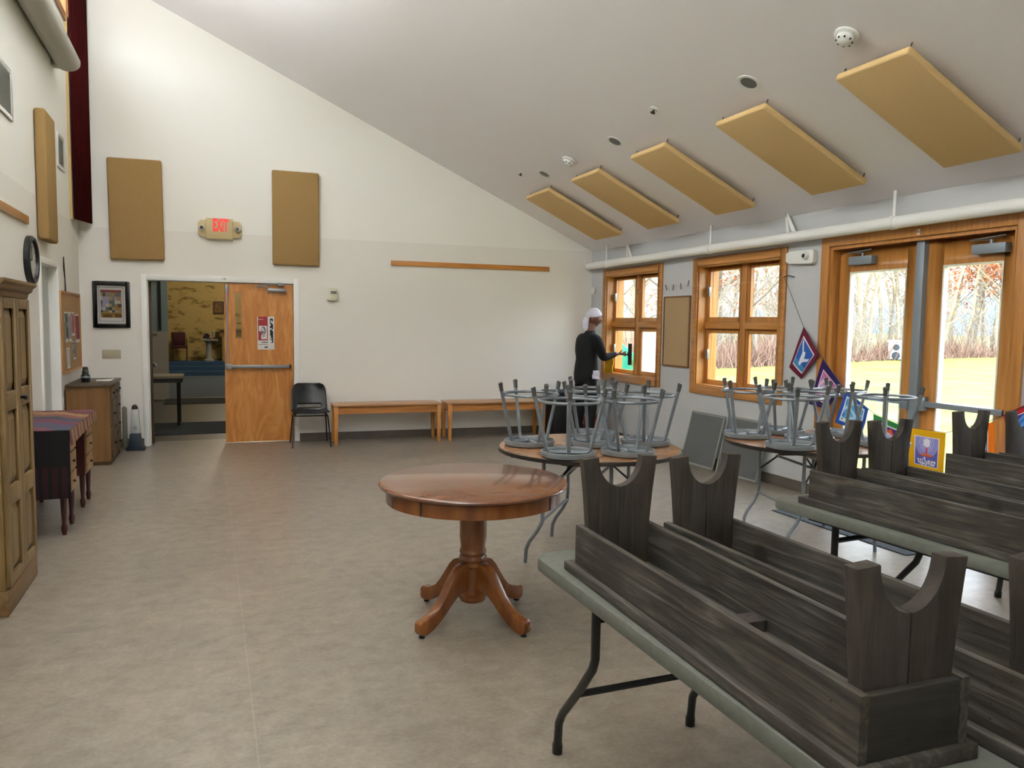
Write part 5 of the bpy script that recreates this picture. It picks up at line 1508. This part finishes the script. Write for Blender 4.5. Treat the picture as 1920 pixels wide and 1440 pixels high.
def belt(t): # the far edge of the lawn
    P = [(6, 22), (14, 24), (19, 25.4), (24, 27), (33, 30.5), (42, 33), (52, 35), (64, 36)]
    k = min(len(P) - 2, int(t)); f_ = t - k
    return Vector((P[k][0] * (1 - f_) + P[k + 1][0] * f_, P[k][1] * (1 - f_) + P[k + 1][1] * f_, 0))
rnd = random.Random(11); used = [False] * 5
for i in range(84):
    t = .3 + 6.6 * (i + rnd.random()) / 84; p = belt(t); back = rnd.uniform(.5, 22); dn_ = Vector((-.35, .94, 0)) if t < 3 else Vector((.1, 1, 0))
    p = p + p.normalized() * back
    pick = rnd.choices(range(5), [4, 4, 3, 1, 2] if t < 3.0 else ([6, 5, 1, 0, 2] if t < 4.6 else [2, 2, 3, 6, 2]))[0]
    pr = protos[pick]; s_ = rnd.uniform(.75, 1.15)
    if not used[pick]: o = pr; used[pick] = True
    else: o = copy_tree(pr)
    o.location = (p.x, p.y, -.12); o.rotation_euler = (0, 0, rnd.uniform(0, 6.28)); o.scale = (s_, s_, s_)
    o['label'] = LBL[pick]; o['group'] = LBL[pick].replace('tree', 'trees', 1)
for k in range(5):
    if not used[k]:
        for ch in list(protos[k].children): bpy.data.objects.remove(ch)
        bpy.data.objects.remove(protos[k])
# brush along the lawn edge
mb = MB(); rnd = random.Random(5)
for i in range(9000):
    t = rnd.uniform(.4, 6.98); p = belt(t) + belt(t).normalized() * rnd.uniform(.2, 6); hgt = rnd.uniform(.4, 2.3) * (.6 + .5 * noise.noise(p * .3)); w = rnd.uniform(.012, .03)
    q = Vector((rnd.gauss(0, .35), rnd.gauss(0, .35), 0)); a_ = rnd.uniform(0, PI); e_ = Vector((math.cos(a_), math.sin(a_), 0)) * w
    b0 = Vector((p.x, p.y, -.13)); mid = b0 + q * .4 + Vector((0, 0, hgt * .55)); top = b0 + q + Vector((0, 0, hgt))
    mb.add([b0 - e_, b0 + e_, mid + e_ * .8, mid - e_ * .8, top], [(0, 1, 2, 3), (3, 2, 4)])
tag(mb.build('brush', BRUSH), 'tangle of brown brush along the far edge of the lawn', 'brush', kind='stuff')
mb = MB(); rnd = random.Random(9)
for i in range(1250):
    t = rnd.uniform(.4, 6.98); q0 = belt(t); p = q0 + q0.normalized() * rnd.uniform(1, 26); H = rnd.uniform(2.0, 6.0)
    pts = [Vector((p.x, p.y, -.13))]; d = Vector((rnd.gauss(0, .12), rnd.gauss(0, .12), 1))
    for k in range(4):
        d = d + Vector((rnd.gauss(0, .12), rnd.gauss(0, .12), 0)); pts.append(pts[-1] + d.normalized() * H / 4)
    r0 = rnd.uniform(.015, .035)
    mb.tube(pts, [r0, r0 * .8, r0 * .6, r0 * .4, .006], 3, cap=False)
    for k in range(7):
        j = rnd.randint(1, 3); b0 = pts[j].lerp(pts[j + 1], rnd.random()); a_ = rnd.uniform(0, 6.28); L_ = rnd.uniform(.4, 1.5)
        e1 = b0 + Vector((math.cos(a_), math.sin(a_), rnd.uniform(.2, 1))) * L_ * .5; e2 = e1 + Vector((math.cos(a_ + .5), math.sin(a_ + .5), rnd.uniform(0, 1))) * L_ * .5
        mb.tube([b0, e1, e2], [.010, .008, .005], 3, cap=False)
tag(mb.build('sapling_thicket', mat('thicket_bark', '94887a', 'aa9d8c', rough=.95, ns=3, spec=.1)), 'dense thicket of thin bare saplings behind the brown brush', 'thicket', kind='stuff')
# white units at the lawn edge
r = thing('utility_unit', 'white outdoor unit with round dark grille at the lawn edge', 'outdoor unit', (36.2, 31.3, -.12), (0, 0, math.radians(-49)))
mb = MB(); mb.box(-.9, -.4, 0.05, .9, .4, 1.0); mb.build('cabinet', mat('bright_white_metal', 'dcdfe2', rough=.5), r, bevel=.03)
mb = MB(); mb.box(-.95, -.45, 1.0, .95, .45, 1.12); mb.build('lid', mat('bright_white_metal', 'dcdfe2'), r, bevel=.02)
mb = MB(); mb.lathe([(0, -.42), (.33, -.42), (.36, -.40)], 24, (.35, 0, .5), axis='y'); mb.build('grille', mat('dark_grille', '15181c', rough=1, spec=0), r)
mb = MB(); mb.lathe([(0, -.42), (.16, -.42), (.18, -.40)], 20, (-.5, 0, .72), axis='y'); mb.lathe([(0, -.42), (.2, -.42), (.22, -.40)], 20, (-.5, 0, .26), axis='y'); mb.build('small_grilles', mat('grey_grille', '4a4e54', rough=1, spec=0), r)
r = thing('utility_unit', 'white outdoor box with a green plant before it, seen in the right door pane', 'outdoor unit', (49.5, 34.0, -.12), (0, 0, math.radians(-55)))
mb = MB(); mb.box(-.9, -.4, 0.0, .9, .4, 1.25); mb.build('cabinet', mat('bright_white_metal', 'dcdfe2'), r, bevel=.03)
mb = MB()
for i in range(26): mb.ball((rnd.uniform(-.9, -.1), rnd.uniform(-.8, -.5), rnd.uniform(.1, 1.0)), rnd.uniform(.06, .12), 6)
mb.build('plant', flat('1f4a26'), r)
# green tarp outside the first window
mb = MB(); paint_grid(mb, [(0, .42, .14), (0, -.06, -.07), (.03, -.10, -.36), (.0, .44, -.35)], 14, 14, lambda u, v: 1 if (u > .6 and .35 < v < .62) else 0, wave=.03, seed=3)
tag(solid(mb.build('green_tarp', [mat('turquoise_tarp', '2fae8c', rough=.6), mat('green_tarp_fold', '128a58', rough=.6)], loc=(5.78, 9.66, 1.19), smooth=True), .004), 'bright green tarp draped outside the first window', 'tarp')
mb = MB(); mb.tube([(0, .0, .22), (0, .0, -1.3)], .012, 8); tag(mb.build('tarp_post', STEEL_G, loc=(5.84, 9.62, 1.18)), 'thin post outside carrying the green tarp', 'post')
